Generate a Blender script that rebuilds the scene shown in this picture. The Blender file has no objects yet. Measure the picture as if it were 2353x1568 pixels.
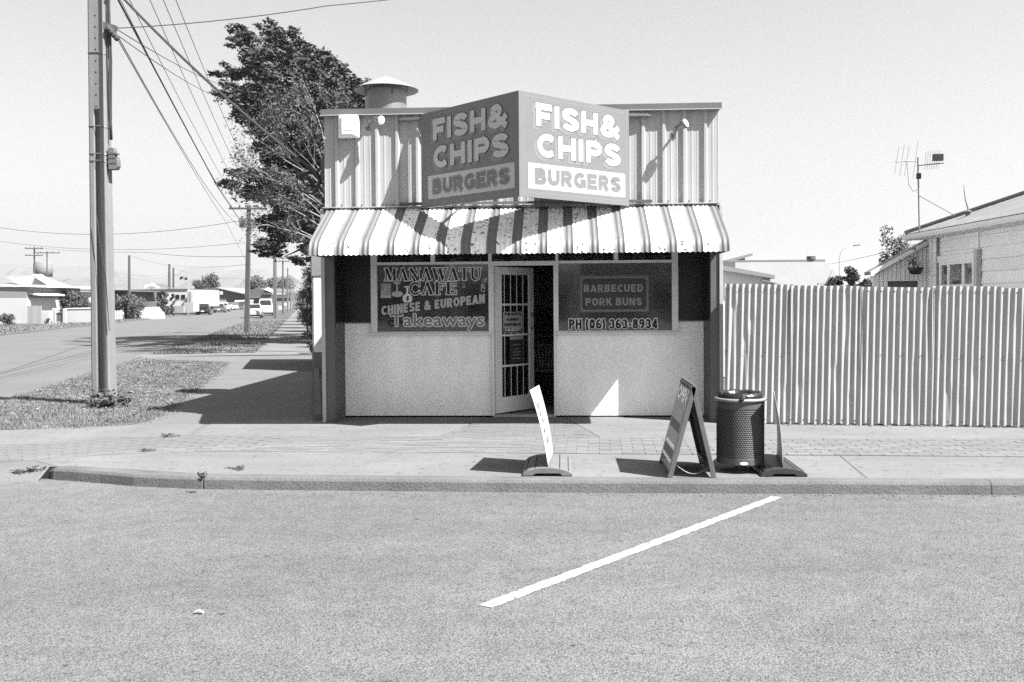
import bpy, bmesh, math, random
import numpy as np
from mathutils import Vector, Matrix
random.seed(7); RNG = np.random.default_rng(7)
SC = bpy.context.scene
COL = SC.collection

# ------------------------------------------------------------------ camera
FPX, CX, CY = 2246.0, 1176.5, 784.0            # focal length and centre of a 2353 x 1568 frame
YAW, PITCH, ROLL = math.radians(3.0), math.radians(1.2), -0.0072
CAM = np.array([0.0, 0.0, 1.68])
FW = np.array([-math.sin(YAW)*math.cos(PITCH), math.cos(YAW)*math.cos(PITCH), -math.sin(PITCH)])
RT = np.cross(FW, [0, 0, 1.0]); RT /= np.linalg.norm(RT)
UPV = np.cross(RT, FW)
R2 = RT*math.cos(ROLL) + UPV*math.sin(ROLL)
U2 = UPV*math.cos(ROLL) - RT*math.sin(ROLL)
SHP = 691 - (CY - FPX*math.tan(PITCH))
cd = bpy.data.cameras.new('camera'); cam = bpy.data.objects.new('camera', cd); COL.objects.link(cam)
cd.sensor_width = 36.0; cd.lens = 36.0*FPX/2353.0; cd.shift_y = SHP/2353.0
cd.clip_start = 0.1; cd.clip_end = 30000
M = Matrix.Identity(4)
for i in range(3):
    M[i][0] = R2[i]; M[i][1] = U2[i]; M[i][2] = -FW[i]; M[i][3] = CAM[i]
cam.matrix_world = M
SC.camera = cam

# ------------------------------------------------------------------ world, sun, exposure
SUN_DIR = Vector((-0.75, 0.38, -1.0)).normalized()
world = bpy.data.worlds.new("World"); SC.world = world; world.use_nodes = True
nt = world.node_tree; bg = nt.nodes['Background']
sky = nt.nodes.new('ShaderNodeTexSky'); sky.sky_type = 'NISHITA'; sky.sun_disc = False
sky.sun_elevation = math.radians(50.0); sky.sun_rotation = math.radians(116.9)
sky.air_density = 1.0; sky.dust_density = 1.5; sky.ozone_density = 1.0
sep = nt.nodes.new('ShaderNodeSeparateColor'); nt.links.new(sky.outputs[0], sep.inputs[0])
# black-and-white film: blue-sensitive, so it weighs the sky's blue light most
m1 = nt.nodes.new('ShaderNodeMath'); m1.operation = 'MULTIPLY'; m1.inputs[1].default_value = 0.0
m2 = nt.nodes.new('ShaderNodeMath'); m2.operation = 'MULTIPLY_ADD'; m2.inputs[1].default_value = 0.14
nt.links.new(sep.outputs[0], m1.inputs[0]); nt.links.new(sep.outputs[1], m2.inputs[0]); nt.links.new(m1.outputs[0], m2.inputs[2])
m3 = nt.nodes.new('ShaderNodeMath'); m3.operation = 'MULTIPLY_ADD'; m3.inputs[1].default_value = 0.86
nt.links.new(sep.outputs[2], m3.inputs[0]); nt.links.new(m2.outputs[0], m3.inputs[2])
comb = nt.nodes.new('ShaderNodeCombineColor')
for i in range(3): nt.links.new(m3.outputs[0], comb.inputs[i])
nt.links.new(comb.outputs[0], bg.inputs[0]); bg.inputs[1].default_value = 0.050
sl = bpy.data.lights.new('sun', 'SUN'); sl.energy = 5.0; sl.angle = math.radians(0.5)
sun = bpy.data.objects.new('sun', sl); COL.objects.link(sun)
sun.rotation_euler = SUN_DIR.to_track_quat('-Z', 'Y').to_euler(); sun.location = (20, -10, 30)
SC.view_settings.view_transform = 'Standard'; SC.view_settings.look = 'None'
SC.view_settings.gamma = 1.0; SC.view_settings.use_curve_mapping = False
SC.view_settings.exposure = 1.72
SC.render.engine = 'CYCLES'
SC.cycles.max_bounces = 8; SC.cycles.diffuse_bounces = 4; SC.cycles.transparent_max_bounces = 12
SC.cycles.use_denoising = False          # the sampling grain stands close to the film grain of the photograph

# ------------------------------------------------------------------ helpers: measuring
def ray(u, v): return FW + R2*((u-CX)/FPX) + U2*((CY+SHP-v)/FPX)
def W(u, v, Y):                                   # point of the sight line at world distance Y
    d = ray(u, v); return Vector(CAM + d*(Y/d[1]))
def G(u, v, z=0.11):                              # point of the sight line on the level z
    d = ray(u, v); return Vector(CAM + d*((z-CAM[2])/d[2]))
SO = Vector((-9.0, 15.4, 0)); SD = Vector((-math.sin(math.radians(15)), math.cos(math.radians(15)), 0)); SN = Vector((SD.y, -SD.x, 0))
def S(s, t, z=0.0):                               # side street: s along it, t to its right-hand side
    p = SO + SD*s + SN*t; return Vector((p.x, p.y, z))
Z3 = Vector((0, 0, 1))

# ------------------------------------------------------------------ helpers: materials (all grey: the photograph is black and white)
MATS = {}
def mat(name, v, rough=0.8, var=0.0, vs=3.0, fine=0.0, fs=60.0, bump=0.0, bd=0.01, metal=0.0, spec=0.3, rnd=0.0,
        chips=0.0, cs=90.0, pits=0.0, ps=25.0, pv=0.25, streak=0.0, sscale=(8, 8, 0.6), stretch=(1, 1, 1), wear=None):
    if name in MATS: return MATS[name]
    m = bpy.data.materials.new(name); m.use_nodes = True; MATS[name] = m
    t = m.node_tree; N = t.nodes; L = t.links; p = N['Principled BSDF']
    p.inputs['Roughness'].default_value = rough; p.inputs['Metallic'].default_value = metal
    p.inputs['Specular IOR Level'].default_value = spec
    tc = N.new('ShaderNodeTexCoord'); co = tc.outputs['Object']
    if stretch != (1, 1, 1):
        mp = N.new('ShaderNodeMapping'); mp.inputs['Scale'].default_value = stretch; L.new(co, mp.inputs[0]); co = mp.outputs[0]
    def noise(scale, detail=5, vec=None, rough_=0.6):
        n = N.new('ShaderNodeTexNoise'); n.inputs['Scale'].default_value = scale; n.inputs['Detail'].default_value = detail
        n.inputs['Roughness'].default_value = rough_
        L.new(vec if vec is not None else co, n.inputs['Vector']); return n.outputs['Fac']
    def rng(src, a, b, lo=0.25, hi=0.75):
        r = N.new('ShaderNodeMapRange'); r.inputs[1].default_value = lo; r.inputs[2].default_value = hi
        r.inputs[3].default_value = a; r.inputs[4].default_value = b; L.new(src, r.inputs[0]); return r.outputs[0]
    def mul(a, b):
        k = N.new('ShaderNodeMath'); k.operation = 'MULTIPLY'; L.new(a, k.inputs[0]); L.new(b, k.inputs[1]); return k.outputs[0]
    val = N.new('ShaderNodeValue'); val.outputs[0].default_value = v; cur = val.outputs[0]
    hgt = None
    if var: cur = mul(cur, rng(noise(vs), 1-var, 1+var))
    if fine:
        fn = noise(fs, 3); cur = mul(cur, rng(fn, 1-fine, 1+fine)); hgt = fn
    if chips:
        vo = N.new('ShaderNodeTexVoronoi'); vo.inputs['Scale'].default_value = cs; L.new(co, vo.inputs['Vector'])
        sx = N.new('ShaderNodeSeparateColor'); L.new(vo.outputs['Color'], sx.inputs[0])
        cur = mul(cur, rng(sx.outputs[0], 1-chips, 1+chips, 0, 1))
        cur = mul(cur, rng(vo.outputs['Distance'], 1.08, 0.55, 0.35, 0.75)); hgt = vo.outputs['Distance']
    if pits:
        pn = noise(ps, 2, rough_=0.5); cur = mul(cur, rng(pn, pv, 1.0, pits-0.03, pits+0.02))
    if streak:
        mp2 = N.new('ShaderNodeMapping'); mp2.inputs['Scale'].default_value = sscale; L.new(tc.outputs['Object'], mp2.inputs[0])
        cur = mul(cur, rng(noise(1.0, 4, mp2.outputs[0]), 1-streak, 1+streak*0.5))
    if wear:                                       # (threshold, scale, value factor): flaked or dirty patches
        wn = noise(wear[1], 4, rough_=0.55); cur = mul(cur, rng(wn, 1.0, wear[2], wear[0]-0.015, wear[0]+0.02))
    if rnd:
        oi = N.new('ShaderNodeObjectInfo'); cur = mul(cur, rng(oi.outputs['Random'], 1-rnd, 1+rnd, 0, 1))
    cb = N.new('ShaderNodeCombineColor')
    for i in range(3): L.new(cur, cb.inputs[i])
    L.new(cb.outputs[0], p.inputs['Base Color'])
    if bump:
        if hgt is None: hgt = noise(fs, 4)
        b = N.new('ShaderNodeBump'); b.inputs['Strength'].default_value = bump; b.inputs['Distance'].default_value = bd
        L.new(hgt, b.inputs['Height']); L.new(b.outputs[0], p.inputs['Normal'])
    return m

def glass(name, tint=0.04, diff=0.12, mixd=0.3, trans=0.5, rough=0.03, bump=0.0):
    """window glass: mirror-like front, a film of dirt or tint, the room seen through the rest"""
    if name in MATS: return MATS[name]
    m = bpy.data.materials.new(name); m.use_nodes = True; MATS[name] = m
    t = m.node_tree; N = t.nodes; L = t.links; N.remove(N['Principled BSDF']); out = N['Material Output']
    d = N.new('ShaderNodeBsdfDiffuse'); d.inputs[0].default_value = (diff, diff, diff, 1)
    tr = N.new('ShaderNodeBsdfTransparent'); tr.inputs[0].default_value = (trans, trans, trans, 1)
    g = N.new('ShaderNodeBsdfGlossy'); g.inputs['Roughness'].default_value = rough
    if bump:
        tc = N.new('ShaderNodeTexCoord'); n = N.new('ShaderNodeTexNoise'); n.inputs['Scale'].default_value = 2.0
        L.new(tc.outputs['Object'], n.inputs['Vector']); b = N.new('ShaderNodeBump'); b.inputs['Strength'].default_value = bump; b.inputs['Distance'].default_value = 0.02
        L.new(n.outputs['Fac'], b.inputs['Height']); L.new(b.outputs[0], g.inputs['Normal'])
    tc2 = N.new('ShaderNodeTexCoord'); n2 = N.new('ShaderNodeTexNoise'); n2.inputs['Scale'].default_value = 2.2; n2.inputs['Detail'].default_value = 4; L.new(tc2.outputs['Object'], n2.inputs['Vector'])
    r2 = N.new('ShaderNodeMapRange'); r2.inputs[1].default_value = .3; r2.inputs[2].default_value = .7; r2.inputs[3].default_value = diff*.55; r2.inputs[4].default_value = diff*1.5; L.new(n2.outputs['Fac'], r2.inputs[0])
    cb2 = N.new('ShaderNodeCombineColor'); [L.new(r2.outputs[0], cb2.inputs[i]) for i in range(3)]; L.new(cb2.outputs[0], d.inputs[0])
    a = N.new('ShaderNodeMixShader'); a.inputs[0].default_value = mixd; L.new(tr.outputs[0], a.inputs[1]); L.new(d.outputs[0], a.inputs[2])
    fr = N.new('ShaderNodeFresnel'); fr.inputs[0].default_value = 1.52
    ml = N.new('ShaderNodeMath'); ml.operation = 'MULTIPLY_ADD'; ml.inputs[1].default_value = 1.6; ml.inputs[2].default_value = tint
    L.new(fr.outputs[0], ml.inputs[0])
    b2 = N.new('ShaderNodeMixShader'); L.new(ml.outputs[0], b2.inputs[0]); L.new(a.outputs[0], b2.inputs[1]); L.new(g.outputs[0], b2.inputs[2])
    L.new(b2.outputs[0], out.inputs[0]); return m

# ------------------------------------------------------------------ helpers: geometry
class MB:
    def __init__(s): s.v = []; s.f = []
    def add(s, vs, fs):
        o = len(s.v); s.v += [tuple(p) for p in vs]; s.f += [tuple(i+o for i in q) for q in fs]; return s
    def box(s, a, b):
        x0, y0, z0 = a; x1, y1, z1 = b
        return s.add([(x0,y0,z0),(x1,y0,z0),(x1,y1,z0),(x0,y1,z0),(x0,y0,z1),(x1,y0,z1),(x1,y1,z1),(x0,y1,z1)],
                     [(0,3,2,1),(4,5,6,7),(0,1,5,4),(1,2,6,5),(2,3,7,6),(3,0,4,7)])
    def obox(s, c, ax, ay, az):
        c, ax, ay, az = Vector(c), Vector(ax), Vector(ay), Vector(az); vs = []
        for k in (-1, 1):
            for i, j in ((-1,-1),(1,-1),(1,1),(-1,1)): vs.append(c+ax*i+ay*j+az*k)
        return s.add(vs, [(0,3,2,1),(4,5,6,7),(0,1,5,4),(1,2,6,5),(2,3,7,6),(3,0,4,7)])
    def bar(s, p, q, w, h=None, up=Z3):
        p, q = Vector(p), Vector(q); h = h or w; d = q-p; up = Vector(up)
        side = d.cross(up)
        if side.length < 1e-6: side = d.cross(Vector((1,0,0)))
        side.normalize(); u = side.cross(d).normalized()
        return s.obox((p+q)/2, side*w/2, u*h/2, d/2)
    def tube(s, pts, r, n=8, cap=True, closed=False):
        pts = [Vector(p) for p in pts]; k = len(pts)
        rs = r if isinstance(r, (list, tuple)) else [r]*k
        vs = []; prev = None
        for i, p in enumerate(pts):
            if closed: d = pts[(i+1) % k]-pts[i-1]
            else: d = pts[min(i+1, k-1)]-pts[max(i-1, 0)]
            d.normalize()
            if prev is None:
                a = d.cross(Z3)
                if a.length < 1e-3: a = d.cross(Vector((1,0,0)))
            else: a = prev - d*prev.dot(d)
            a.normalize(); b = d.cross(a); prev = a
            for j in range(n):
                t = 2*math.pi*j/n; vs.append(p+(a*math.cos(t)+b*math.sin(t))*rs[i])
        fs = []
        for i in range(k if closed else k-1):
            for j in range(n):
                i2 = (i+1) % k; fs.append((i*n+j, i*n+(j+1) % n, i2*n+(j+1) % n, i2*n+j))
        if cap and not closed: fs += [tuple(range(n))[::-1], tuple((k-1)*n+j for j in range(n))]
        return s.add(vs, fs)
    def prism(s, poly, vec):
        poly = [Vector(p) for p in poly]; vec = Vector(vec); n = len(poly)
        return s.add(poly+[p+vec for p in poly], [tuple(range(n))[::-1], tuple(range(n, 2*n))] + [(i, (i+1) % n, n+(i+1) % n, n+i) for i in range(n)])
    def poly(s, pts): return s.add(pts, [tuple(range(len(pts)))])
    def loft(s, secs, cap=True):
        n = len(secs[0]); vs = [p for q in secs for p in q]; fs = []
        for k in range(len(secs)-1):
            for j in range(n): fs.append((k*n+j, k*n+(j+1) % n, (k+1)*n+(j+1) % n, (k+1)*n+j))
        if cap: fs += [tuple(range(n))[::-1], tuple((len(secs)-1)*n+j for j in range(n))]
        return s.add(vs, fs)
    def grid(s, rows):
        n = len(rows[0]); vs = [p for q in rows for p in q]
        return s.add(vs, [(k*n+j, k*n+j+1, (k+1)*n+j+1, (k+1)*n+j) for k in range(len(rows)-1) for j in range(n-1)])
    def lathe(s, prof, c, n=24):
        c = Vector(c); vs = []; k = len(prof)
        for r, z in prof:
            for j in range(n):
                t = 2*math.pi*j/n; vs.append(c+Vector((r*math.cos(t), r*math.sin(t), z)))
        return s.add(vs, [(i*n+j, i*n+(j+1) % n, (i+1)*n+(j+1) % n, (i+1)*n+j) for i in range(k-1) for j in range(n)])
    def build(s, name, m, parent=None, smooth=False, bevel=0.0, recalc=True, solid=0.0):
        me = bpy.data.meshes.new(name); me.from_pydata([tuple(v) for v in s.v], [], s.f)
        if recalc:
            bm = bmesh.new(); bm.from_mesh(me); bmesh.ops.recalc_face_normals(bm, faces=bm.faces); bm.to_mesh(me); bm.free()
        me.materials.append(m)
        if smooth: me.polygons.foreach_set('use_smooth', [True]*len(me.polygons))
        me.update()
        o = bpy.data.objects.new(name, me); COL.objects.link(o); child(o, parent)
        if solid: k = o.modifiers.new('thickness', 'SOLIDIFY'); k.thickness = solid
        if bevel: k = o.modifiers.new('bevel', 'BEVEL'); k.width = bevel; k.segments = 2; k.limit_method = 'ANGLE'
        return o
def wmat(o): return Matrix.Translation(o.location) if o.parent is None else wmat(o.parent) @ o.matrix_parent_inverse @ Matrix.Translation(o.location)
def child(o, parent):
    if parent is not None:
        o.parent = parent; o.matrix_parent_inverse = wmat(parent).inverted()
def tag(o, label=None, cat=None, group=None, kind=None):
    for k, x in (('label', label), ('category', cat), ('group', group), ('kind', kind)):
        if x: o[k] = x
    return o
def thing(name, label, cat, loc, group=None):
    o = bpy.data.objects.new(name, None); COL.objects.link(o); o.location = loc; o.empty_display_size = 0.2
    return tag(o, label, cat, group)
def BOX(name, a, b, m, parent=None, bevel=0.0): return MB().box(a, b).build(name, m, parent, bevel=bevel)
def fastmesh(name, V, F, m, parent=None, smooth=False):
    """V (n,3) array, F (k,3) or (k,4) array"""
    me = bpy.data.meshes.new(name); V = np.asarray(V, np.float32); F = np.asarray(F, np.int32); k = F.shape[1]
    me.vertices.add(len(V)); me.vertices.foreach_set('co', V.ravel())
    me.loops.add(F.size); me.loops.foreach_set('vertex_index', F.ravel())
    me.polygons.add(len(F)); me.polygons.foreach_set('loop_start', np.arange(0, F.size, k, dtype=np.int32)); me.polygons.foreach_set('loop_total', np.full(len(F), k, np.int32))
    me.update(calc_edges=True); me.materials.append(m)
    o = bpy.data.objects.new(name, me); COL.objects.link(o); child(o, parent); return o
def leafmesh(name, centers, size, m, parent=None, flat=0.35, aspect=0.5, jitter=0.4):
    """one pointed leaf (two triangles as a quad) at every centre"""
    n = len(centers); a = RNG.normal(size=(n, 3)); a[:, 2] *= flat; a /= np.linalg.norm(a, axis=1)[:, None]
    b = RNG.normal(size=(n, 3)); b -= a*np.sum(a*b, axis=1)[:, None]; b /= np.linalg.norm(b, axis=1)[:, None]
    s = size*(1+RNG.uniform(-jitter, jitter, n))[:, None]
    V = np.stack([centers-a*s, centers-b*s*aspect, centers+a*s, centers+b*s*aspect], 1).reshape(-1, 3)
    return fastmesh(name, V, np.arange(4*n).reshape(n, 4), m, parent)

# ------------------------------------------------------------------ helpers: lettering
_TX = {}
def glyphs(body, spacing=1.0, shear=0.0, offset=0.0):
    k = (body, spacing, shear, offset)
    if k in _TX: return _TX[k]
    c = bpy.data.curves.new('text', 'FONT'); c.body = body; c.size = 1.0; c.space_character = spacing; c.shear = shear; c.offset = offset; c.resolution_u = 3
    o = bpy.data.objects.new('text', c); COL.objects.link(o)
    bpy.context.view_layer.update(); dg = bpy.context.evaluated_depsgraph_get()
    me = bpy.data.meshes.new_from_object(o.evaluated_get(dg))
    V = np.array([v.co[:2] for v in me.vertices]); F = [tuple(p.vertices) for p in me.polygons]
    bpy.data.objects.remove(o); bpy.data.meshes.remove(me); bpy.data.curves.remove(c)
    lo = V.min(0); hi = V.max(0); V = (V-lo)/(hi-lo); _TX[k] = (V, F); return V, F
def letter(body, O, ex, ey, w, h, m, parent, dil=0.0, lift=0.002, name='lettering', spacing=1.0, shear=0.0, dx=0.0, dy=0.0, rise=0.0, inner=0.0, offset=0.0, dily=None, block=False):
    """flat lettering on a plane: O lower left, ex/ey unit axes; dil fattens the strokes; rise tilts the base line.
       the letters (without fattening) fill w x h less 2*inner"""
    V, F = glyphs(body, spacing, shear, offset); O, ex, ey = Vector(O), Vector(ex), Vector(ey); en = ex.cross(ey)
    V = np.column_stack([inner+V[:, 0]*(w-2*inner)+dx, inner+V[:, 1]*(h-2*inner)+dy+rise*V[:, 0]*w])
    dily = dil if dily is None else dily
    sh = [(0, 0)] if not dil else [(dil*math.cos(2*math.pi*i/12), dily*math.sin(2*math.pi*i/12)) for i in range(12)]+[(0, 0)]
    if block: sh = [(dil*a, dil*c) for a, c in ((-1,-1),(-1,0),(-1,1),(0,-1),(0,1),(1,-1),(1,0),(1,1),(-.5,-1),(.5,1),(-1,.5),(1,-.5))]+[(0, 0)]
    b = MB()
    for i, (a, c) in enumerate(sh):
        l = lift + i*6e-5
        b.add([O+ex*(x+a)+ey*(y+c)+en*l for x, y in V], F)
    return b.build(name, m, parent, recalc=False)
# a slab-serif alphabet drawn as strokes: (points, width)
TH, TN, SF = 0.22, 0.09, 0.07
def arc(cx, cy, rx, ry, a0, a1, n=14): return [(cx+rx*math.cos(math.radians(a0+(a1-a0)*i/n)), cy+ry*math.sin(math.radians(a0+(a1-a0)*i/n))) for i in range(n+1)]
SERIF = {
 'M': (1.18, [([(.17,0),(.17,1)],TN),([(.2,1),(.58,.03)],TH),([(.58,.03),(.92,1)],TN),([(.95,0),(.95,1)],TH),([(.0,.035),(.34,.035)],SF),([(.76,.035),(1.16,.035)],SF),([(.0,.965),(.28,.965)],SF),([(.86,.965),(1.16,.965)],SF)]),
 'A': (1.04, [([(.15,0),(.5,1)],TN),([(.5,1),(.86,0)],TH),([(.28,.34),(.72,.34)],SF),([(.0,.035),(.32,.035)],SF),([(.64,.035),(1.06,.035)],SF)]),
 'N': (1.08, [([(.17,0),(.17,1)],TN),([(.2,1),(.86,.02)],TH),([(.9,0),(.9,1)],TN),([(.0,.035),(.34,.035)],SF),([(.0,.965),(.3,.965)],SF),([(.74,.965),(1.07,.965)],SF)]),
 'W': (1.42, [([(.16,1),(.46,.02)],TH),([(.46,.02),(.74,1)],TN),([(.72,1),(1.0,.02)],TH),([(1.0,.02),(1.28,1)],TN),([(.0,.965),(.36,.965)],SF),([(.56,.965),(.92,.965)],SF),([(1.1,.965),(1.42,.965)],SF)]),
 'T': (.98, [([(.49,0),(.49,1)],TH),([(.03,.965),(.95,.965)],SF),([(.06,1),(.06,.72)],SF),([(.92,1),(.92,.72)],SF),([(.3,.035),(.68,.035)],SF)]),
 'U': (1.08, [([(.24,1),(.24,.32)]+arc(.54,.32,.3,.29,180,270,8),TH*.85),(arc(.54,.32,.34,.29,270,360,8)+[(.88,1)],TN),([(.03,.965),(.45,.965)],SF),([(.72,.965),(1.06,.965)],SF)]),
 'C': (1.0, [(arc(.52,.5,.4,.44,48,180,14),TH*.7),(arc(.52,.5,.4,.44,180,312,14),TH*.7),([(.86,1),(.86,.66)],SF),([(.86,.34),(.86,.12)],SF)]),
 'F': (.92, [([(.25,0),(.25,1)],TH),([(.05,.965),(.86,.965)],SF),([(.84,1),(.84,.7)],SF),([(.3,.53),(.64,.53)],SF),([(.62,.68),(.62,.38)],SF),([(.05,.035),(.5,.035)],SF)]),
 'E': (.96, [([(.25,0),(.25,1)],TH),([(.05,.965),(.86,.965)],SF),([(.84,1),(.84,.7)],SF),([(.3,.53),(.64,.53)],SF),([(.62,.68),(.62,.38)],SF),([(.05,.035),(.88,.035)],SF),([(.88,.0),(.88,.3)],SF)]),
}
def serif(body, O, ex, ey, w, h, m, parent, grow=0.0, lift=0.002, name='lettering'):
    O, ex, ey = Vector(O), Vector(ex), Vector(ey); en = ex.cross(ey)
    tot = sum(SERIF[c][0]+.03 for c in body); kx = w/tot; b = MB(); x0 = 0; l = lift
    for c in body:
        wd, st = SERIF[c]
        for pts, sw in st:
            P = [Vector(((x0+px)*kx, py*h, 0)) for px, py in pts]
            hw = sw*min(kx, h)/2 + grow; l += 3e-5
            if l > lift+0.0012: l = lift
            L, R = [], []
            for i, p in enumerate(P):
                d = (P[min(i+1, len(P)-1)]-P[max(i-1, 0)]).normalized(); nn = Vector((-d.y, d.x, 0))
                e = d*(-grow if i == 0 else (grow if i == len(P)-1 else 0))
                L.append(p+nn*hw+e); R.append(p-nn*hw+e)
            for i in range(len(P)-1):
                b.poly([O+ex*q.x+ey*q.y+en*l for q in (L[i], R[i], R[i+1], L[i+1])])
        x0 += wd+.03
    return b.build(name, m, parent, recalc=False)
BLOCK = {
 'F': (.68, [[(.125,0),(.125,1)], [(0,.875),(.66,.875)], [(.125,.48),(.58,.48)]]), 'I': (.25, [[(.125,0),(.125,1)]]),
 'S': (.77, [arc(.385,.7025,.258,.1725,8,270,16), arc(.385,.2975,.258,.1725,90,-172,16)]), 'H': (.78, [[(.125,0),(.125,1)], [(.655,0),(.655,1)], [(.125,.5),(.655,.5)]]),
 '&': (.98, [arc(.40,.735,.165,.155,-60,240,16), arc(.37,.29,.245,.18,100,330,14), [(.26,.66),(.86,.0)], [(.86,.50),(.60,.16)]]), 'C': (.76, [arc(.43,.5,.305,.375,45,315,22)]),
 'P': (.74, [[(.125,0),(.125,1)], [(.125,.875),(.42,.875)]+arc(.42,.67,.19,.205,90,-90,10)+[(.125,.465)]]),
 'B': (.76, [[(.125,0),(.125,1)], [(.125,.885),(.42,.885)]+arc(.42,.71,.165,.175,90,-90,10)+[(.125,.535)], [(.125,.50),(.44,.50)]+arc(.44,.31,.195,.19,90,-90,10)+[(.125,.12)]]),
 'U': (.78, [[(.125,1),(.125,.4)]+arc(.39,.4,.265,.275,180,360,14)+[(.655,1)]]), 'R': (.78, [[(.125,0),(.125,1)], [(.125,.875),(.42,.875)]+arc(.42,.67,.19,.205,90,-90,10)+[(.125,.465)], [(.36,.47),(.66,0)]]),
 'G': (.84, [arc(.43,.5,.305,.375,42,340,22), [(.46,.44),(.80,.44)], [(.72,.44),(.72,.05)]]), 'E': (.70, [[(.125,0),(.125,1)], [(0,.875),(.66,.875)], [(.125,.5),(.60,.5)], [(0,.125),(.68,.125)]]),
 'A': (.84, [[(.10,0),(.41,.96)], [(.41,.96),(.73,0)], [(.22,.27),(.62,.27)]]), 'O': (.86, [arc(.43,.5,.305,.375,0,360,28)]), 'N': (.80, [[(.125,0),(.125,1)], [(.675,0),(.675,1)], [(.15,.95),(.65,.05)]]),
 'K': (.78, [[(.125,0),(.125,1)], [(.20,.40),(.64,1)], [(.36,.56),(.68,0)]]), 'D': (.80, [[(.125,0),(.125,1)], [(.125,.875),(.38,.875)]+arc(.38,.5,.29,.375,90,-90,16)+[(.125,.125)]]), 'Q': (.86, [arc(.43,.5,.305,.375,0,360,28)]),
 '0': (.72, [arc(.36,.5,.235,.385,0,360,28)]), '6': (.72, [arc(.36,.31,.235,.19,0,360,24), arc(.45,.45,.33,.43,75,185,10)]), '9': (.72, [arc(.36,.69,.235,.19,0,360,24), arc(.27,.55,.33,.43,-105,5,10)]),
 '3': (.70, [arc(.32,.70,.225,.175,155,-90,14), arc(.33,.31,.245,.19,90,-158,14)]), '8': (.72, [arc(.36,.71,.20,.17,0,360,24), arc(.36,.31,.235,.19,0,360,24)]), '4': (.76, [[(.52,0),(.52,1)], [(.52,.95),(.12,.32)], [(.04,.26),(.74,.26)]]),
 '(': (.36, [arc(.46,.45,.33,.66,125,235,10)]), ')': (.36, [arc(-.10,.45,.33,.66,-55,55,10)]), '-': (.40, [[(.02,.42),(.38,.42)]]), ' ': (.26, [])}
def block(body, O, ex, ey, w, h, m, parent, sw=.295, grow=0.0, lift=0.002, name='lettering', gap=.07, rise=0.0, dx=0.0, dy=0.0):
    """heavy sans lettering drawn with strokes; fills w x h"""
    O, ex, ey = Vector(O), Vector(ex), Vector(ey); en = ex.cross(ey)
    tot = sum(BLOCK[c][0]+gap for c in body)-gap; kx = w/tot; b = MB(); x0 = 0; l = lift; hw = sw*h/2+grow
    for c in body:
        wd, st = BLOCK[c]
        if c == ' ' and b.v: b.build(name, m, parent, recalc=False); b = MB()
        for pts in st:
            P = [Vector(((x0+px)*kx+dx, py*h+dy, 0)) for px, py in pts]; L, R_ = [], []; l += 4e-5
            if l > lift+.0008: l = lift
            cl = (P[0]-P[-1]).length < 1e-4
            for i, p in enumerate(P):
                d = (P[1]-P[-2]).normalized() if cl and i in (0, len(P)-1) else (P[min(i+1, len(P)-1)]-P[max(i-1, 0)]).normalized()
                nn = Vector((-d.y, d.x, 0)); k = 1.0
                if 0 < i < len(P)-1: k = 1/max(.6, abs((P[i]-P[i-1]).normalized().dot(d)))
                e = d*(-grow if i == 0 else (grow if i == len(P)-1 else 0))*(0 if cl else 1)
                L.append(p+nn*hw*k+e); R_.append(p-nn*hw*k+e)
            for i in range(len(P)-1): b.poly([O+ex*q.x+ey*(q.y+rise*q.x)+en*l for q in (L[i], R_[i], R_[i+1], L[i+1])])
        x0 += wd+gap
    return b.build(name, m, parent, recalc=False)
def disc(O, ex, ey, rx, ry, m, parent, lift=0.002, name='sticker', n=28, a0=0, a1=360):
    O, ex, ey = Vector(O), Vector(ex), Vector(ey); en = ex.cross(ey)
    return MB().poly([O+en*lift+ex*rx*math.cos(math.radians(a0+(a1-a0)*i/n))+ey*ry*math.sin(math.radians(a0+(a1-a0)*i/n)) for i in range(n)]).build(name, m, parent, recalc=False)
def rect(O, ex, ey, x0, x1, y0, y1, m, parent, lift=0.002, name='sticker'):
    O, ex, ey = Vector(O), Vector(ex), Vector(ey); en = ex.cross(ey)
    return MB().poly([O+en*lift+ex*x+ey*y for x, y in ((x0,y0),(x1,y0),(x1,y1),(x0,y1))]).build(name, m, parent, recalc=False)
def frame(O, ex, ey, x0, x1, y0, y1, wd, m, parent, lift=0.002, name='border'):
    O, ex, ey = Vector(O), Vector(ex), Vector(ey); en = ex.cross(ey); b = MB()
    for a, c, d, e in ((x0,x1,y0,y0+wd),(x0,x1,y1-wd,y1),(x0,x0+wd,y0+wd,y1-wd),(x1-wd,x1,y0+wd,y1-wd)):
        b.poly([O+en*lift+ex*x+ey*y for x, y in ((a,d),(c,d),(c,e),(a,e))])
    return b.build(name, m, parent, recalc=False)

# ================================================================== THE SETTING
M_road = mat('chipseal_road', 0.142, 0.9, var=0.17, vs=0.3, fine=0.13, fs=5, chips=0.22, cs=105, bump=0.5, bd=0.010, pits=0.30, ps=17, pv=0.5, spec=0.15, streak=.14, sscale=(.25, 1.4, 1))
M_street = mat('asphalt_street', 0.12, 0.9, var=0.10, vs=0.4, fine=0.12, fs=30, bump=0.5, bd=0.01, spec=0.15)
M_path = mat('concrete_path', 0.152, 0.9, var=0.15, vs=0.9, fine=0.16, fs=60, bump=0.5, bd=0.006, pits=0.345, ps=13, pv=0.72, spec=0.15, streak=.10, sscale=(.5, 3.0, 1))
M_path2 = mat('asphalt_path', 0.13, 0.9, var=0.10, vs=0.9, fine=0.22, fs=60, bump=0.6, bd=0.008, spec=0.15)
M_kerb = mat('kerb_concrete', 0.115, 0.9, var=0.22, vs=2.5, fine=0.2, fs=45, bump=0.7, bd=0.01, spec=0.15)
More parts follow.
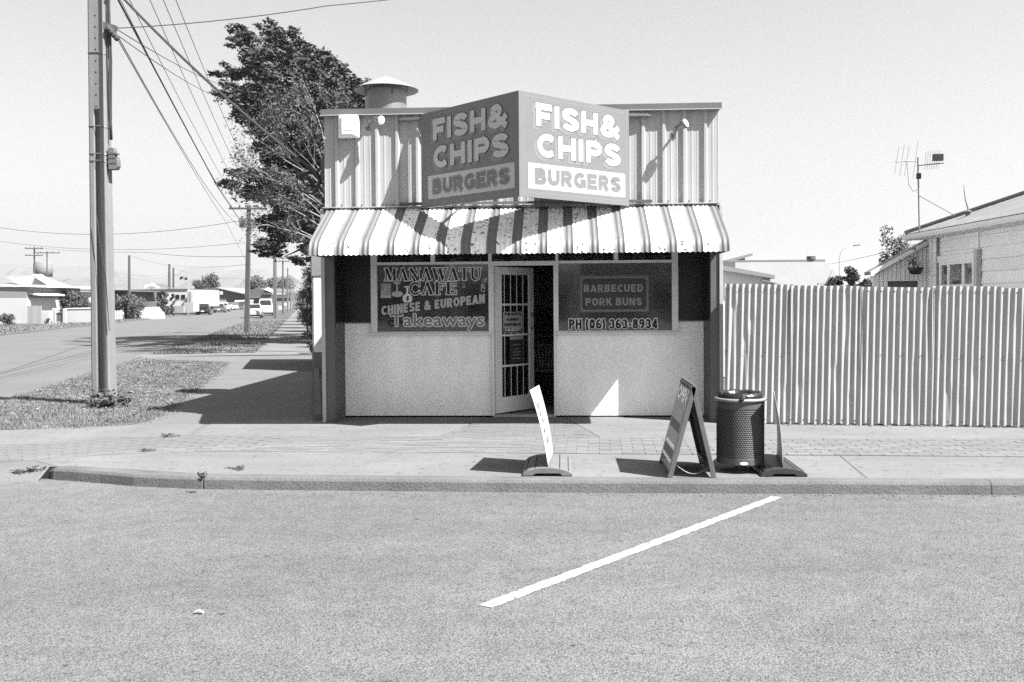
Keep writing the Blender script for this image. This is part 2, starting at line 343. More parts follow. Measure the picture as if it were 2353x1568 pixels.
M_soil = mat('berm_soil', 0.1, 0.95, var=0.25, vs=1.2, fine=0.35, fs=22, bump=1.0, bd=0.02, spec=0.1)
M_ground = mat('far_ground', 0.088, 0.95, var=0.25, vs=0.2, fine=0.2, fs=3, spec=0.1)
M_brick = mat('clay_paver', 0.148, 0.9, var=0.08, vs=1.0, fine=0.15, fs=80, bump=0.5, bd=0.004, rnd=0.12, spec=0.15)
M_joint = mat('paver_joint', 0.118, 0.95, var=0.3, vs=6, fine=0.2, fs=50)
M_paint = mat('road_paint', 0.33, 0.7, var=.14, vs=1.6, fine=0.2, fs=70, bump=0.7, bd=0.010, wear=(0.575, 34, 0.5), spec=0.2)

# far ground behind the kerb line, out to the horizon
g = MB(); K0 = 8.62
g.poly([(-9000, 11.5, .085), (-14, 10.6, .085), (-3, 9.6, .085), (9000, 9.6, .085), (9000, 14000, .085), (-9000, 14000, .085)])
tag(g.build('ground', M_ground), kind='structure')
# front road
KF = [(-4.93, 9.08), (-4.37, 8.91), (-3.93, 8.73), (-3.28, 8.62), (-2.48, 8.58), (0.0, 8.50), (2.25, 8.48), (3.8, 8.45), (16, 8.30), (40, 8.0)]
road = MB()
road.poly([(-300, -60, 0), (300, -60, 0), (300, 7, 0), (40, 8.02, 0), (16, 8.32, 0), (3.8, 8.47, 0), (0, 8.52, 0), (-2.48, 8.6, 0), (-3.28, 8.64, 0), (-3.93, 8.75, 0), (-4.93, 9.1, 0), (-9, 9.5, 0), (-300, 20, 0)])
road = tag(road.build('road', M_road), kind='structure')
# worn parking line
b = MB(); rl = random.Random(3); A = Vector((-0.44, 5.31, 0)); B = Vector((1.80, 8.345, 0)); d = (B-A).normalized(); n = Vector((-d.y, d.x, 0)); L_ = (B-A).length
ls, rs_ = [], []
for i in range(90):
    t = i/89; p = A+d*(L_*t); ww = 0.050
    e = 0.035 if i in (0, 89) else 0
    ls.append(p+n*(ww+rl.uniform(-.010, .003))+d*rl.uniform(-e, e)); rs_.append(p-n*(ww+rl.uniform(-.010, .003))+d*rl.uniform(-e, e))
b.grid([[q+Vector((0,0,.004)) for q in ls], [q+Vector((0,0,.004)) for q in rs_]])
b.build('painted_line', M_paint, road)
# bits on the road: a small curled leaf and pebbles along the gutter
def pebble(p, r, m, nm, lab, grp):
    b = MB(); bm = bmesh.new(); bmesh.ops.create_icosphere(bm, subdivisions=1, radius=1.0)
    rr = random.Random(int(p[0]*1000)); vs = [Vector(p)+Vector((v.co.x*r*rr.uniform(.8,1.3), v.co.y*r*rr.uniform(.7,1.1), (v.co.z+.6)*r*.6)) for v in bm.verts]
    fs = [tuple(v.index for v in f.verts) for f in bm.faces]; bm.free(); b.add(vs, fs)
    return b
gut = MB(); rp = random.Random(11)
for i in range(420):
    x = rp.uniform(-3.4, 6.5); y = 8.47 - abs(rp.gauss(0, .07)) - .02; r = rp.uniform(.003, .011)
    gut.v, gut.f = gut.v, gut.f; q = pebble((x, y, 0), r, None, '', '', ''); gut.add(q.v, q.f)
tag(gut.build('gutter_grit', mat('grit', 0.13, 0.9, var=.4, vs=9)), 'loose stones and grit lying along the foot of the kerb', 'grit', kind='stuff')
lf = G(456, 1411, 0.0); b = MB()
b.grid([[lf+Vector((x, y, .004+.014*math.sin(math.pi*(x+.03)/.06)+.004*math.cos(y*90))) for x in np.linspace(-.03, .03, 8)] for y in (-.010, 0, .010)])
tag(b.build('curled_leaf', mat('dry_leaf', .55, .8), solid=.002), 'small pale curled leaf lying alone on the road', 'leaf')

# kerb of cast concrete lengths
kerb = tag(MB().prism([(-2.4, 8.64, -.02), (20, 8.36, -.02), (20, 8.40, -.02), (-2.4, 8.70, -.02)], (0, 0, .05)).build('kerb', M_kerb), kind='structure')
def kerbpiece(pts, label=None, tip=False):
    secs = []
    for i, (x, y) in enumerate(pts):
        a = Vector(pts[max(i-1, 0)]); c = Vector(pts[min(i+1, len(pts)-1)]); d = (c-a).normalized(); n = Vector((-d.y, d.x))
        if n.y < 0: n = -n
        p = Vector((x, y)); h = .112 if not (tip and i == 0) else .085
        prof = [(0, -.03), (.012, h-.03), (.03, h-.006), (.05, h), (.17, h), (.17, -.03)]
        secs.append([(p.x+n.x*o, p.y+n.y*o, z) for o, z in prof])
    return MB().loft(secs).build('kerb_stone', M_kerb, kerb, bevel=.004)
def resample(pts, n):
    pts = [Vector(p) for p in pts]; ds = [0]
    for i in range(1, len(pts)): ds.append(ds[-1]+(pts[i]-pts[i-1]).length)
    out = []
    for k in range(n):
        t = ds[-1]*k/(n-1); j = max(i for i in range(len(ds)) if ds[i] <= t+1e-9); j = min(j, len(pts)-2)
        out.append(pts[j].lerp(pts[j+1], (t-ds[j])/(ds[j+1]-ds[j])))
    return out
kerbpiece(resample([(-4.98, 9.16)]+KF[:4]+[(-3.26, 8.618)], 14), tip=True)
kerbpiece(resample([(-3.245, 8.617)]+KF[4:7]+[(3.62, 8.455)], 14))
kerbpiece(resample([(3.624, 8.4548)]+KF[7:], 8))
# pavement: concrete slabs in front, asphalt at the corner, all a few millimetres apart
ZP = .104
fp = MB().poly([(-14, 9.35, ZP), (-5.0, 9.2, ZP), (-4.3, 9.06, ZP), (-3.28, 8.78, ZP), (0, 8.66, ZP), (14, 8.5, ZP), (14, 13.45, ZP), (-3, 13.45, ZP), (-5.6, 21.8, ZP), (-7.2, 28.2, ZP), (-12.35, 28.2, ZP), (-9, 15.4, ZP), (-8.2, 12.6, ZP), (-14, 11.6, ZP)])
fp = tag(fp.build('footpath', M_path2), kind='structure')
MB().add([(-4.98, 9.2, ZP), (-14, 9.35, ZP), (-14, 8.7, 0.0), (-4.98, 8.98, 0.0)], [(0,1,2,3)]).build('ramp', M_path2, fp)
def slab(pts, z=.1085, th=.02):
    return MB().prism([(x, y, z-th) for x, y in pts], (0, 0, th)).build('slab', M_path, fp, bevel=.003)
slab([(-4.9, 9.2), (-4.3, 9.08), (-3.28, 8.8), (0, 8.67), (2.62, 8.63), (2.73, 9.86), (-2.9, 10.12), (-4.0, 10.05), (-4.95, 9.88), (-5.3, 9.5)])
slab([(2.64, 8.63), (14, 8.5), (14, 9.62), (2.75, 9.86)])
slab([(-3.25, 11.30), (-1.50, 11.23), (-1.02, 13.2), (-3.15, 13.2), (-4.6, 12.6), (-4.4, 11.35)])
slab([(0.44, 11.08), (14, 11.0), (14, 13.2), (0.0, 13.2)])
slab([(-5.9, 10.7), (-5.4, 11.14), (-4.6, 11.3), (-4.5, 11.34), (-4.65, 12.4), (-5.6, 12.35), (-7.3, 11.7), (-7.3, 10.45)], z=.1075)
# brick band: running bond, nearest 300 pavers single, the rest as one part
brk = tag(MB().poly([(-6.9, 9.42, .1065), (-5.6, 9.42, .1065), (-5.0, 9.83, .1065), (-4, 10.02, .1065), (-2.9, 10.09, .1065), (14, 9.6, .1065), (14, 11.0, .1065), (.42, 11.06, .1065), (-.03, 13.16, .1065), (-1.0, 13.16, .1065), (-1.48, 11.2, .1065), (-3.25, 11.29, .1065), (-4.56, 11.29, .1065), (-5.4, 11.13, .1065), (-7.6, 10.0, .1065)]).build('brick_paving', M_joint), kind='structure')
bricks = []
def path_pt(s):                                   # front edge of the band, s = 0 at its bend
    if s >= 0: return Vector((-3.3+s, 10.12-s*.037, 0)), Vector((1, -.037, 0)).normalized()
    a = min(-s*.25, .62); x = y = 0.0; k = 14
    for i in range(k):
        aa = min(-s*(i+.5)/k*.25, .62); x -= math.cos(aa)*(-s)/k; y -= math.sin(aa)*(-s)/k
    return Vector((-3.3+x, 10.12+y, 0)), Vector((math.cos(a), math.sin(a), 0))
for r in range(10):
    for k in range(-17, 46):
        s = (k+(.5 if r % 2 else 0))*.236; p, d = path_pt(s); n = Vector((-d.y, d.x, 0))
        if (p+n*(.06+r*.118)).y > 9.5: bricks.append((p+n*(.06+r*.118), d))
for r in range(17):
    y = 11.24+r*.118; hw0 = -1.48+(y-11.2)*.235; hw1 = .42-(y-11.06)*.215
    k = math.ceil(hw0/.236)
    while k*.236+.118 < hw1-.1:
        x = k*.236+(.118 if r % 2 else 0)+.118
        if hw0+.1 < x < hw1-.12: bricks.append((Vector((x, y, 0)), Vector((1, 0, 0))))
        k += 1
bm_ = MB().box((-.114, -.055, .09), (.114, .055, .1125)); pm = bm_.build('brick', M_brick, brk); pm.location = (0, 0, 0)
proto_me = pm.data; bpy.data.objects.remove(pm)
bricks.sort(key=lambda q: (0 if -5.5 < q[0].x < 5.2 else 1, q[0].length))
rest = MB(); rbk = random.Random(5)
for i, (p, d) in enumerate(bricks):
    dz = rbk.uniform(-.002, .0015); ang = math.atan2(d.y, d.x)
    if i < 300:
        o = bpy.data.objects.new('brick', proto_me); COL.objects.link(o); o.parent = brk; o.location = (p.x, p.y, dz); o.rotation_euler = (0, 0, ang)
    else:
        n = Vector((-d.y, d.x, 0)); rest.obox((p.x, p.y, .10125+dz), d*.114, n*.055, (0, 0, .01125))
tag(rest.build('more_bricks', M_brick, brk), kind='stuff')

# side street, berm, driveways
def strip(name, s0, s1, t0, t1, z, m, parent=None): return MB().poly([S(s0,t0,z), S(s0,t1,z), S(s1,t1,z), S(s1,t0,z)]).build(name, m, parent)
st = MB().poly([(-14, 11.6, .094), (-8.2, 12.55, .094), (-9, 15.4, .094), S(260, 0, .094), S(260, -10.2, .094), S(30, -10.2, .094), (-30, 14, .094)])
tag(st.build('side_street', M_street), kind='structure')
M_dirt = mat('street_edge', 0.25, .95, var=.2, vs=1.5, fine=.2, fs=30)
sp = tag(strip('side_footpath', 13, 230, 3.2, 4.9, .099, M_path), kind='structure')
strip('driveway', 13.2, 14.6, -.25, 3.2, .099, M_path, sp); strip('driveway', 22.5, 25.5, -.25, 3.2, .099, M_path, sp); strip('driveway', 70, 74, -.25, 3.2, .099, M_path, sp)
far_k = tag(MB().prism([S(25,-10.2,.05), S(25,-10.45,.05), S(200,-10.45,.05), S(200,-10.2,.05)], (0,0,.12)).build('far_kerb', M_kerb), kind='structure')
berm_pts = [(-16, 11.7), (-6.95, 11.90), (-6.21, 12.06), (-5.6, 12.40), (-5.56, 13.0), (-6.11, 15.38), (-7.47, 20.47), (-8.8, 25.2), (-11.7, 26.6), (-10.3, 20.2), (-9.35, 16.5), (-9.0, 15.4), (-9.6, 13.6), (-16, 12.9)]
bz = .109
berm = tag(MB().poly([(x, y, bz) for x, y in berm_pts]).build('berm', M_soil), kind='structure')
berm2 = tag(strip('berm', 14.8, 22.3, .1, 3.15, .101, M_soil), kind='structure'); berm3 = tag(strip('berm', 25.7, 69, .1, 3.15, .101, M_soil), kind='structure')
fb = tag(strip('berm', 18, 200, -14.0, -10.45, .14, M_soil), kind='structure')

def inpoly(P, poly):
    x, y = P[:, 0], P[:, 1]; c = np.zeros(len(P), bool); j = len(poly)-1
    for i in range(len(poly)):
        xi, yi = poly[i]; xj, yj = poly[j]
        c ^= ((yi > y) != (yj > y)) & (x < (xj-xi)*(y-yi)/(yj-yi+1e-12)+xi); j = i
    return c
def scatter(poly, n):
    poly = [(p[0], p[1]) for p in poly]; a = np.array(poly); lo, hi = a.min(0), a.max(0); out = np.zeros((0, 2))
    while len(out) < n:
        P = RNG.uniform(lo, hi, (n*2, 2)); out = np.vstack([out, P[inpoly(P, poly)]])
    return out[:n]
M_grass = mat('dry_grass', 0.15, .9, var=.45, vs=2.5, spec=.1)
def grass(name, poly, n, z, h, label, w=.006):
    P = scatter(poly, n)+RNG.normal(size=(n, 2))*.10; ang = RNG.uniform(0, 2*np.pi, n); hh = h*RNG.uniform(.4, 1.3, n); le = RNG.uniform(0, .9, n)*hh
    dx, dy = np.cos(ang), np.sin(ang); base = np.column_stack([P, np.full(n, z)])
    side = np.column_stack([-dy, dx, np.zeros(n)])*w; tip = base+np.column_stack([dx*le, dy*le, hh])
    V = np.stack([base-side, base+side, tip], 1).reshape(-1, 3)
    return tag(fastmesh(name, V, np.arange(3*n).reshape(n, 3), M_grass), label, 'grass', kind='stuff')
grass('grass', berm_pts, 130000, bz, .034, 'short dry grass on the corner berm round the big pole', .0042)
grass('grass', [S(14.8,.1), S(14.8,3.15), S(22.3,3.15), S(22.3,.1)], 9000, .1, .06, 'grass on the shaded berm beyond the first driveway', .01)
grass('grass', [S(25.7,.1), S(25.7,3.15), S(69,3.15), S(69,.1)], 9000, .1, .08, 'grass on the far berm along the side street', .02)
grass('grass', [S(20,-14), S(20,-10.5), S(110,-10.5), S(110,-14)], 9000, .14, .1, 'grass in front of the houses across the side street', .03)
# pale fallen leaves and clover heads on the berm
P = scatter(berm_pts, 2900)
keep = RNG.uniform(size=len(P)) < np.clip(.25+.75*np.exp(-((P[:, 0]+8.2+.27*(P[:, 1]-16))/1.5)**2)*np.clip((P[:, 1]-12.2)/4, .15, 1), 0, 1)
P = P[keep]; C3 = np.column_stack([P, bz+RNG.uniform(.012, .035, len(P))])
tag(leafmesh('fallen_leaves', C3, .026, mat('pale_leaf', 0.16, .9, var=.3, vs=20), flat=.25, aspect=.55), 'pale fallen leaves and clover heads strewn over the berm', 'leaves', kind='stuff')
# weeds
M_weed = mat('weed_leaf', 0.085, .8, var=.35, vs=8, spec=.2)
def weed(name, label, p, r, h, n, size, cat='weed', group=None, m=None, up=.5):
    p = Vector(p); t = thing(name, label, cat, p, group); b = MB(); C = []
    k = max(5, n//60)
    for i in range(k):
        a = random.uniform(0, 6.28); rr = r*math.sqrt(random.random()); q = p+Vector((rr*math.cos(a), rr*.8*math.sin(a), h*random.uniform(.3, 1)*(1-.4*rr/r)))
        mid = (p+q)/2+Vector((0,0,h*.15)); b.tube([p+(q-p)*.05, mid, q], .004, 4)
        for j in range(n//k): C.append(p+(q-p)*random.uniform(.3, 1.08)+Vector((random.gauss(0, r*.14), random.gauss(0, r*.14), random.gauss(0, h*.1)+h*.05)))
    b.build('stem', M_weed, t); C = np.array(C); C[:, 2] = np.maximum(C[:, 2], p.z+.005)
    leafmesh('foliage', C, size, m or M_weed, t, flat=up, aspect=.5); return t
pp = G(246, 932)
weed('weed_clump', 'leafy dark weed clump round the foot of the big concrete pole', (pp.x+.12, pp.y-.2, .11), .36, .30, 620, .034)
weed('weed_clump', 'straggly grass weed at the tapered end of the kerb', G(66, 1086, .06), .15, .07, 110, .02)
weed('weed_clump', 'weed tuft growing from the broken kerb joint', G(459, 1108, .1), .06, .11, 60, .018)
weed('weed_clump', 'low weed in the gutter below the curved kerb', G(420, 1121, .0), .06, .06, 50, .016)
weed('weed_clump', 'small weed in the gutter below the left swing sign', G(1267, 1128, .0), .09, .07, 90, .016)
weed('weed_clump', 'flat weed patch in the concrete left of the shop front', G(545, 1078, .11), .13, .025, 90, .014)
weed('weed_clump', 'weed in the paver edge left of the shop', G(385, 1003, .11), .17, .03, 80, .016)
weed('weed_clump', 'weed sprouting at the front edge of the brick band', G(338, 1038, .11), .10, .05, 60, .014)
weed('weed_clump', 'dark weeds along the shaded foot of the shop corner', (-3.55, 15.2, .11), .35, .22, 200, .04)
# concrete edging that runs back along the property line beside the shop
tag(MB().bar((-3.25, 12.75, .12), (-5.55, 21.7, .12), .10, .16).build('edging_strip', M_kerb), 'thin concrete edging strip beside the left shop corner', 'edging')
# hills
def hills(name, pts, Y, m, label, base=700, depth=900):
    front = [W(u, v, Y) for u, v in pts]; rows = []
    for k, (dy, f) in enumerate(((-depth, 0.0), (-depth*.55, .42), (-depth*.2, .8), (0, 1.0), (depth*.6, .6), (depth, 0))):
        rows.append([(p.x+60*math.sin(i*.5+k), p.y+dy, max((p.z-2)*f*(1+.05*math.sin(i*.6+k*1.9) if 0 < f < 1 else 1), -1)) for i, p in enumerate(front)])
    return tag(MB().grid(rows).build(name, m, smooth=True), label, kind='structure')
M_hill = mat('hill_bush', 0.1, .95, var=.2, vs=.002, fine=.15, fs=.01)
hp = [(-1500, 640), (-900, 610), (-400, 628), (-150, 600), (0, 606), (60, 607), (110, 618), (170, 612), (230, 608), (290, 622), (360, 637), (420, 622), (470, 612), (540, 622), (600, 616), (680, 640), (780, 640), (1000, 655), (1600, 650), (2400, 660), (3600, 650)]
hp2 = [(u+7+i*3, v+22+8*math.sin(i*2.1)) for i, (u, v) in enumerate(hp)]
def densify(pts, n=8, amp=1.3, seed=2):
    r = random.Random(seed); out = []
    for (a, b), (c, d) in zip(pts, pts[1:]):
        for k in range(n): t = k/n; out.append((a+(c-a)*t, b+(d-b)*t+(r.uniform(-amp, amp) if k else 0)))
    return out+[pts[-1]]
hills('hills', densify(hp), 6500, M_hill, 'range of pale hills beyond the town')
hills('hills', densify(hp2, seed=5), 4800, M_hill, 'lower hills in front of the pale range')

# ================================================================== THE SHOP
M_stucco = mat('white_roughcast', 0.92, .9, var=.09, vs=1.1, fine=.07, fs=90, bump=.9, bd=.012, streak=.10, sscale=(5, 5, .8))
M_trim = mat('white_trim', 0.66, .6, var=.08, vs=3, fine=.05, fs=60)
M_clad = mat('cladding_steel', 0.335, .45, var=.06, vs=2, streak=.10, sscale=(14, 14, .5), spec=.4)
M_cap = mat('cap_flashing', 0.11, .5, var=.1, vs=2, spec=.4)
M_dark = mat('dark_trim', 0.10, .6, var=.15, vs=3, fine=.1, fs=50)
M_pil = mat('pilaster_cladding', 0.09, .55, var=.12, vs=3, spec=.4)
M_shut = mat('dark_panel', 0.012, .35, var=.2, vs=2, spec=.3)
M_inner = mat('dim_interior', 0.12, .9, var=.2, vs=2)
M_conc = mat('shop_floor', 0.18, .8, var=.2, vs=2)
M_steel = mat('galvanised', 0.17, .4, var=.12, vs=4, metal=.3, spec=.5)
M_iron = mat('rusty_iron', 0.06, .7, var=.4, vs=20)
M_black = mat('black_plastic', 0.02, .45, spec=.4)
M_white = mat('white_enamel', 0.80, .4, var=.05, vs=4)
XL, XR, YP, YW = -3.085, 1.99, 12.55, 13.15
shop = thing('takeaway_shop', 'small square shop with striped awning and steel clad parapet on the corner', 'shop', (-.55, 13.0, .1))
BOX('wall', (-2.974, YW, .09), (-.957, YW+.12, 1.238), M_stucco, shop, .006)
BOX('wall', (-.100, YW, .09), (1.886, YW+.12, 1.238), M_stucco, shop, .006)
BOX('wall', (-2.974, YW, 1.238), (-2.596, YW+.12, 1.40), M_stucco, shop); BOX('wall', (1.530, YW, 1.238), (1.886, YW+.12, 1.40), M_stucco, shop)
BOX('side_wall', (XL, 12.7, .05), (XL+.10, 21.0, 4.06), M_trim, shop); BOX('side_wall', (1.90, 12.7, .05), (XR, 21.0, 4.06), M_trim, shop)
BOX('back_wall', (XL+.10, 20.9, .05), (1.90, 21.0, 3.86), M_trim, shop)
BOX('roof', (XL+.10, 12.76, 3.80), (1.90, 20.90, 3.86), M_steel, shop)
BOX('floor', (XL+.10, YW, .06), (1.90, 19.30, .128), M_conc, shop)
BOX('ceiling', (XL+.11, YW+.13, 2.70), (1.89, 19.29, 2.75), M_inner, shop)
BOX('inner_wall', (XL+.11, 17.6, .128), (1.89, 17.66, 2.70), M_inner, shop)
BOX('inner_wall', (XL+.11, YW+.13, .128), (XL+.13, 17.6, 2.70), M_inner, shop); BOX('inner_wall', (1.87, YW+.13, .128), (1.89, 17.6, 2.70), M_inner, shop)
BOX('doorstep', (-.955, YW-.03, .10), (-.102, YW+.10, .140), mat('doorstep_concrete', .3, .9, var=.2, vs=6), shop, .004)
# parapet
par = BOX('parapet', (XL+.02, 12.59, 2.885), (XR-.02, 12.76, 4.085), M_clad, shop)
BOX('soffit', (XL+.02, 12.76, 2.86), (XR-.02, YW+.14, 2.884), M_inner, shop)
BOX('fascia', (-2.974, YW+.005, 2.43), (1.886, YW+.12, 2.858), M_dark, shop)
x0 = XL; PT = .263; r0 = -2.918; sheets = [XL+.004] + [r0+PT*k-.09 for k in (3, 6, 9, 12, 15, 18)] + [XR-.004]
for a, c in zip(sheets, sheets[1:]):
    prof = [(a, 0)]; k = math.ceil((a-r0)/PT-.5)
    marks = []
    for k in range(-1, 21):
        xr = r0+PT*k
        marks += [(xr-.036, 0), (xr-.016, .034), (xr+.016, .034), (xr+.036, 0)]
        for f in (.36, .64):
            xm = xr+PT*f; marks += [(xm-.014, 0), (xm-.007, .003), (xm+.007, .003), (xm+.014, 0)]
    prof += [q for q in marks if a < q[0] < c]+[(c, 0)]
    MB().grid([[(x, 12.586-d-.0004*(sheets.index(a) % 2), z) for x, d in prof] for z in (2.905, 4.088)]).build('cladding_sheet', M_clad, par)
scr = MB()
for k in range(20):
    xr = r0+PT*k
    if XL+.05 < xr < XR-.05:
        for dx_ in (-.06, .06): scr.tube([(xr+dx_, 12.590, 2.935), (xr+dx_, 12.572, 2.935)], .009, 8)
tag(scr.build('screws', M_dark, par), kind='stuff')
MB().prism([(XL-.02, 12.50, 4.082), (XL-.02, 12.50, 4.160), (XL-.02, 12.80, 4.172), (XL-.02, 12.80, 4.05), (XL-.02, 12.765, 4.05), (XL-.02, 12.765, 4.10), (XL-.02, 12.56, 4.10), (XL-.02, 12.56, 4.094)], (XR-XL+.045, 0, 0)).build('cap_flashing', M_cap, shop)
BOX('cap_lip', (XL-.024, 12.488, 4.076), (XR+.029, 12.510, 4.086), M_clad, shop)
BOX('base_flashing', (XL-.01, 12.515, 2.893), (XR+.01, 12.585, 2.904), M_clad, shop)
# corner strips and pilasters
for sx, xa, xb, xo0, xo1 in ((1, -3.087, -2.972, -3.135, -3.0875), (-1, 1.876, 1.985, 1.9855, 2.030)):
    BOX('pilaster', (xa, 12.565, .11), (xb, 12.64, 2.88), M_pil, shop, .003)
    BOX('corner_strip', (xo0, 12.545, .11), (xo1, 12.64, 2.88), mat('corner_flashing', .36, .6, var=.1, vs=3), shop, .003)
    xi = xb if sx > 0 else xa
    zt = 1.40; prof = []
    y = 12.645
    while y < 13.13:
        prof += [(y, 0), (y+.018, .0), (y+.026, .022), (y+.056, .022), (y+.064, 0)]; y += .086
    prof = [q for q in prof if q[0] < 13.145]+[(13.148, 0)]
    MB().grid([[(xi-sx*.012+sx*d, yy, z) for yy, d in prof] for z in (.11, zt)]).build('return_cladding', M_pil, shop)
    xa2, xb2 = (xi-.012, xi+.008) if sx > 0 else (xi-.008, xi+.012)
    BOX('dark_side_pane', (xa2, 12.645, zt), (xb2, 13.145, 2.86), M_shut, shop)
    xf0, xf1 = (-2.962, -2.602) if sx > 0 else (1.536, 1.866)
    BOX('dark_panel', (xf0, YW-.02, 1.402), (xf1, YW+.05, 2.85), M_shut, shop)
    BOX('panel_sill', (xf0-.005, YW-.035, 1.386), (xf1, YW-.001, 1.404), M_dark, shop)
# glazing
M_glass = glass('shop_glass', tint=.04, diff=.10, mixd=.42, trans=.45, rough=.04, bump=.03)
M_fan = glass('fanlight_glass', tint=.02, diff=.02, mixd=.2, trans=.3)
M_ink = mat('black_ink', 0.008, .5); M_line = mat('white_vinyl', 0.66, .5); M_grey = mat('grey_vinyl', .30, .5); M_mid = mat('mid_vinyl', .17, .6)
EX, EZ = Vector((1, 0, 0)), Vector((0, 0, 1))
def stile(x0, x1, z0, z1, par_, y0=YW-.055, y1=YW+.03, nm='frame_bar'): return BOX(nm, (x0, y0, z0), (x1, y1, z1), M_trim, par_, .003)
wl = MB().box((-2.512, YW-.006, 1.27), (-1.000, YW+.002, 2.172)).build('window', M_glass, shop)
wr = MB().box((-.062, YW-.006, 1.27), (1.448, YW+.002, 2.172)).build('window', M_glass, shop)
wl['label'] = 'left shop window with painted lettering'; wr['label'] = 'right shop window with phone number'
for w_, xa, xb, xc, xd in ((wl, -2.596, -2.512, -1.000, -.957), (wr, -.100, -.062, 1.448, 1.530)):
    stile(xa, xb, 1.2385, 2.86, w_); stile(xc, xd, 1.2385, 2.86, w_)
    stile(xb, xc, 1.2385, 1.270, w_); stile(xb, xc, 2.172, 2.208, w_)
    BOX('sill', (xa-.02, YW-.085, 1.226), (xd+(.02 if w_ is wr else 0), YW-.0555, 1.246), M_trim, w_, .003)
# fanlights over windows and door
for xa, xb in ((-2.512, -1.78), (-1.725, -1.000), (-.957, -.100), (-.062, .68), (.735, 1.448)):
    f_ = MB().box((xa, YW+.02, 2.208), (xb, YW+.026, 2.43)).build('fanlight', M_fan, shop)
    BOX('fanlight_sash', (xa, YW-.01, 2.409), (xb, YW+.03, 2.43), M_trim, f_)
BOX('mullion', (-1.78, YW-.05, 2.208), (-1.725, YW+.03, 2.44), M_trim, shop, .003); BOX('mullion', (.68, YW-.05, 2.208), (.735, YW+.03, 2.44), M_trim, shop, .003)
BOX('door_frame', (-.957, YW-.055, 2.150), (-.100, YW+.05, 2.208), M_trim, shop, .003)
BOX('door_frame', (-.9575, YW-.056, .13), (-.930, YW+.06, 2.150), M_trim, shop, .003); BOX('door_frame', (-.128, YW-.056, .13), (-.0995, YW+.06, 2.150), M_trim, shop, .003)
# left window lettering
yl = YW-.006
def WX(u): return W(u, 690, yl).x
def WZ(u, v): return W(u, v, yl).z
def crop(cx, cy): return (910+cx/7.467)/1.0625, (620+cy/7.467)/1.0625     # reading of the enlarged window
def cw(cx, cy): u, v = crop(cx, cy); p = W(u, v, yl); return p
def at(cx, cy): p = cw(cx, cy); return Vector((p.x, yl, p.z))
def span(a, b): return (cw(*b)-cw(*a)).x
O = at(215, 490); wd = span((215, 490), (1990, 490)); hh = cw(1000, 262).z-cw(1000, 482).z
serif('MANAWATU', O, EX, EZ, wd, hh, M_line, wl, grow=.0105, lift=.003); serif('MANAWATU', O, EX, EZ, wd, hh, M_ink, wl, lift=.0050)
O = at(665, 745); wd = span((665, 745), (1540, 745)); hh = cw(1000, 520).z-cw(1000, 742).z
serif('CAFE', O, EX, EZ, wd, hh, M_line, wl, grow=.0105, lift=.003); serif('CAFE', O, EX, EZ, wd, hh, M_ink, wl, lift=.0050)
O = at(165, 1125); ris = (cw(2045, 900).z-cw(165, 1125).z); wd = span((165, 1125), (2045, 1125)); hh = cw(1000, 830).z-cw(1000, 1000).z
block('CHINESE & EUROPEAN', O, EX, EZ, wd, hh, M_ink, wl, grow=.011, lift=.003, rise=ris/wd, gap=.16, sw=.24)
block('CHINESE & EUROPEAN', O, EX, EZ, wd, hh, mat('silver_vinyl', .42, .5), wl, grow=.000, lift=.0045, rise=ris/wd, gap=.16, sw=.24)
O = at(330, 1390); wd = span((330, 1390), (2030, 1390)); hh = cw(1000, 1105).z-cw(1000, 1395).z
letter('OPEN', at(285, 1320), EX, EZ, span((285, 1320), (740, 1320)), cw(500, 1215).z-cw(500, 1320).z, M_ink, wl, dil=.006, lift=.0015)
letter('Takeaways', O, EX, EZ, wd, hh, M_line, wl, dil=.0150, lift=.003, spacing=1.06); letter('Takeaways', O, EX, EZ, wd, hh, M_mid, wl, dil=.0035, lift=.0050, spacing=1.06)
# pictures and emblems stuck on the left glass
O0 = Vector((0, yl, 0))
def wrect(a, b, m, lift, nm='sticker'): p, q = cw(*a), cw(*b); return rect(O0, EX, EZ, p.x, q.x, q.z, p.z, m, wl, lift, nm)
wrect((145, 540), (335, 805), mat('photo_sticker', .28, .6, var=.7, vs=14), .0016); wrect((145, 755), (335, 805), mat('pale_sticker', .42, .6), .0022)
M_pend = mat('pendant_vinyl', .40, .5, var=.2, vs=12)
wrect((380, 520), (500, 550), M_pend, .0016); wrect((430, 550), (458, 680), M_pend, .0016)
p = at(450, 735); disc(p, EX, EZ, .077, .040, M_pend, wl, .0018)
wrect((570, 592), (690, 612), M_line, .0016); wrect((612, 612), (648, 740), M_line, .0016)
p = at(634, 815); disc(p, EX, EZ, .067, .067, mat('white_ball', .66, .4), wl, .0024); letter('5', p+Vector((-.022, 0, -.030)), EX, EZ, .044, .060, M_ink, wl, dil=.005, lift=.004, inner=.004, shear=.15)
wrect((1975, 560), (2042, 690), M_line, .0016); wrect((1984, 570), (2033, 680), M_ink, .0022); wrect((1995, 470), (2028, 560), M_line, .0016); wrect((2001, 478), (2022, 562), M_ink, .0022)
wrect((2035, 435), (2085, 495), M_pend, .0016); wrect((2048, 495), (2070, 525), M_pend, .0018); letter('S', at(1990, 632), EX, EZ, .022, .036, M_line, wl, dil=.002, lift=.003)
letter('2', at(1622, 612), EX, EZ, .05, .058, mat('faint_vinyl', .2, .6), wl, dil=.006, lift=.0016)
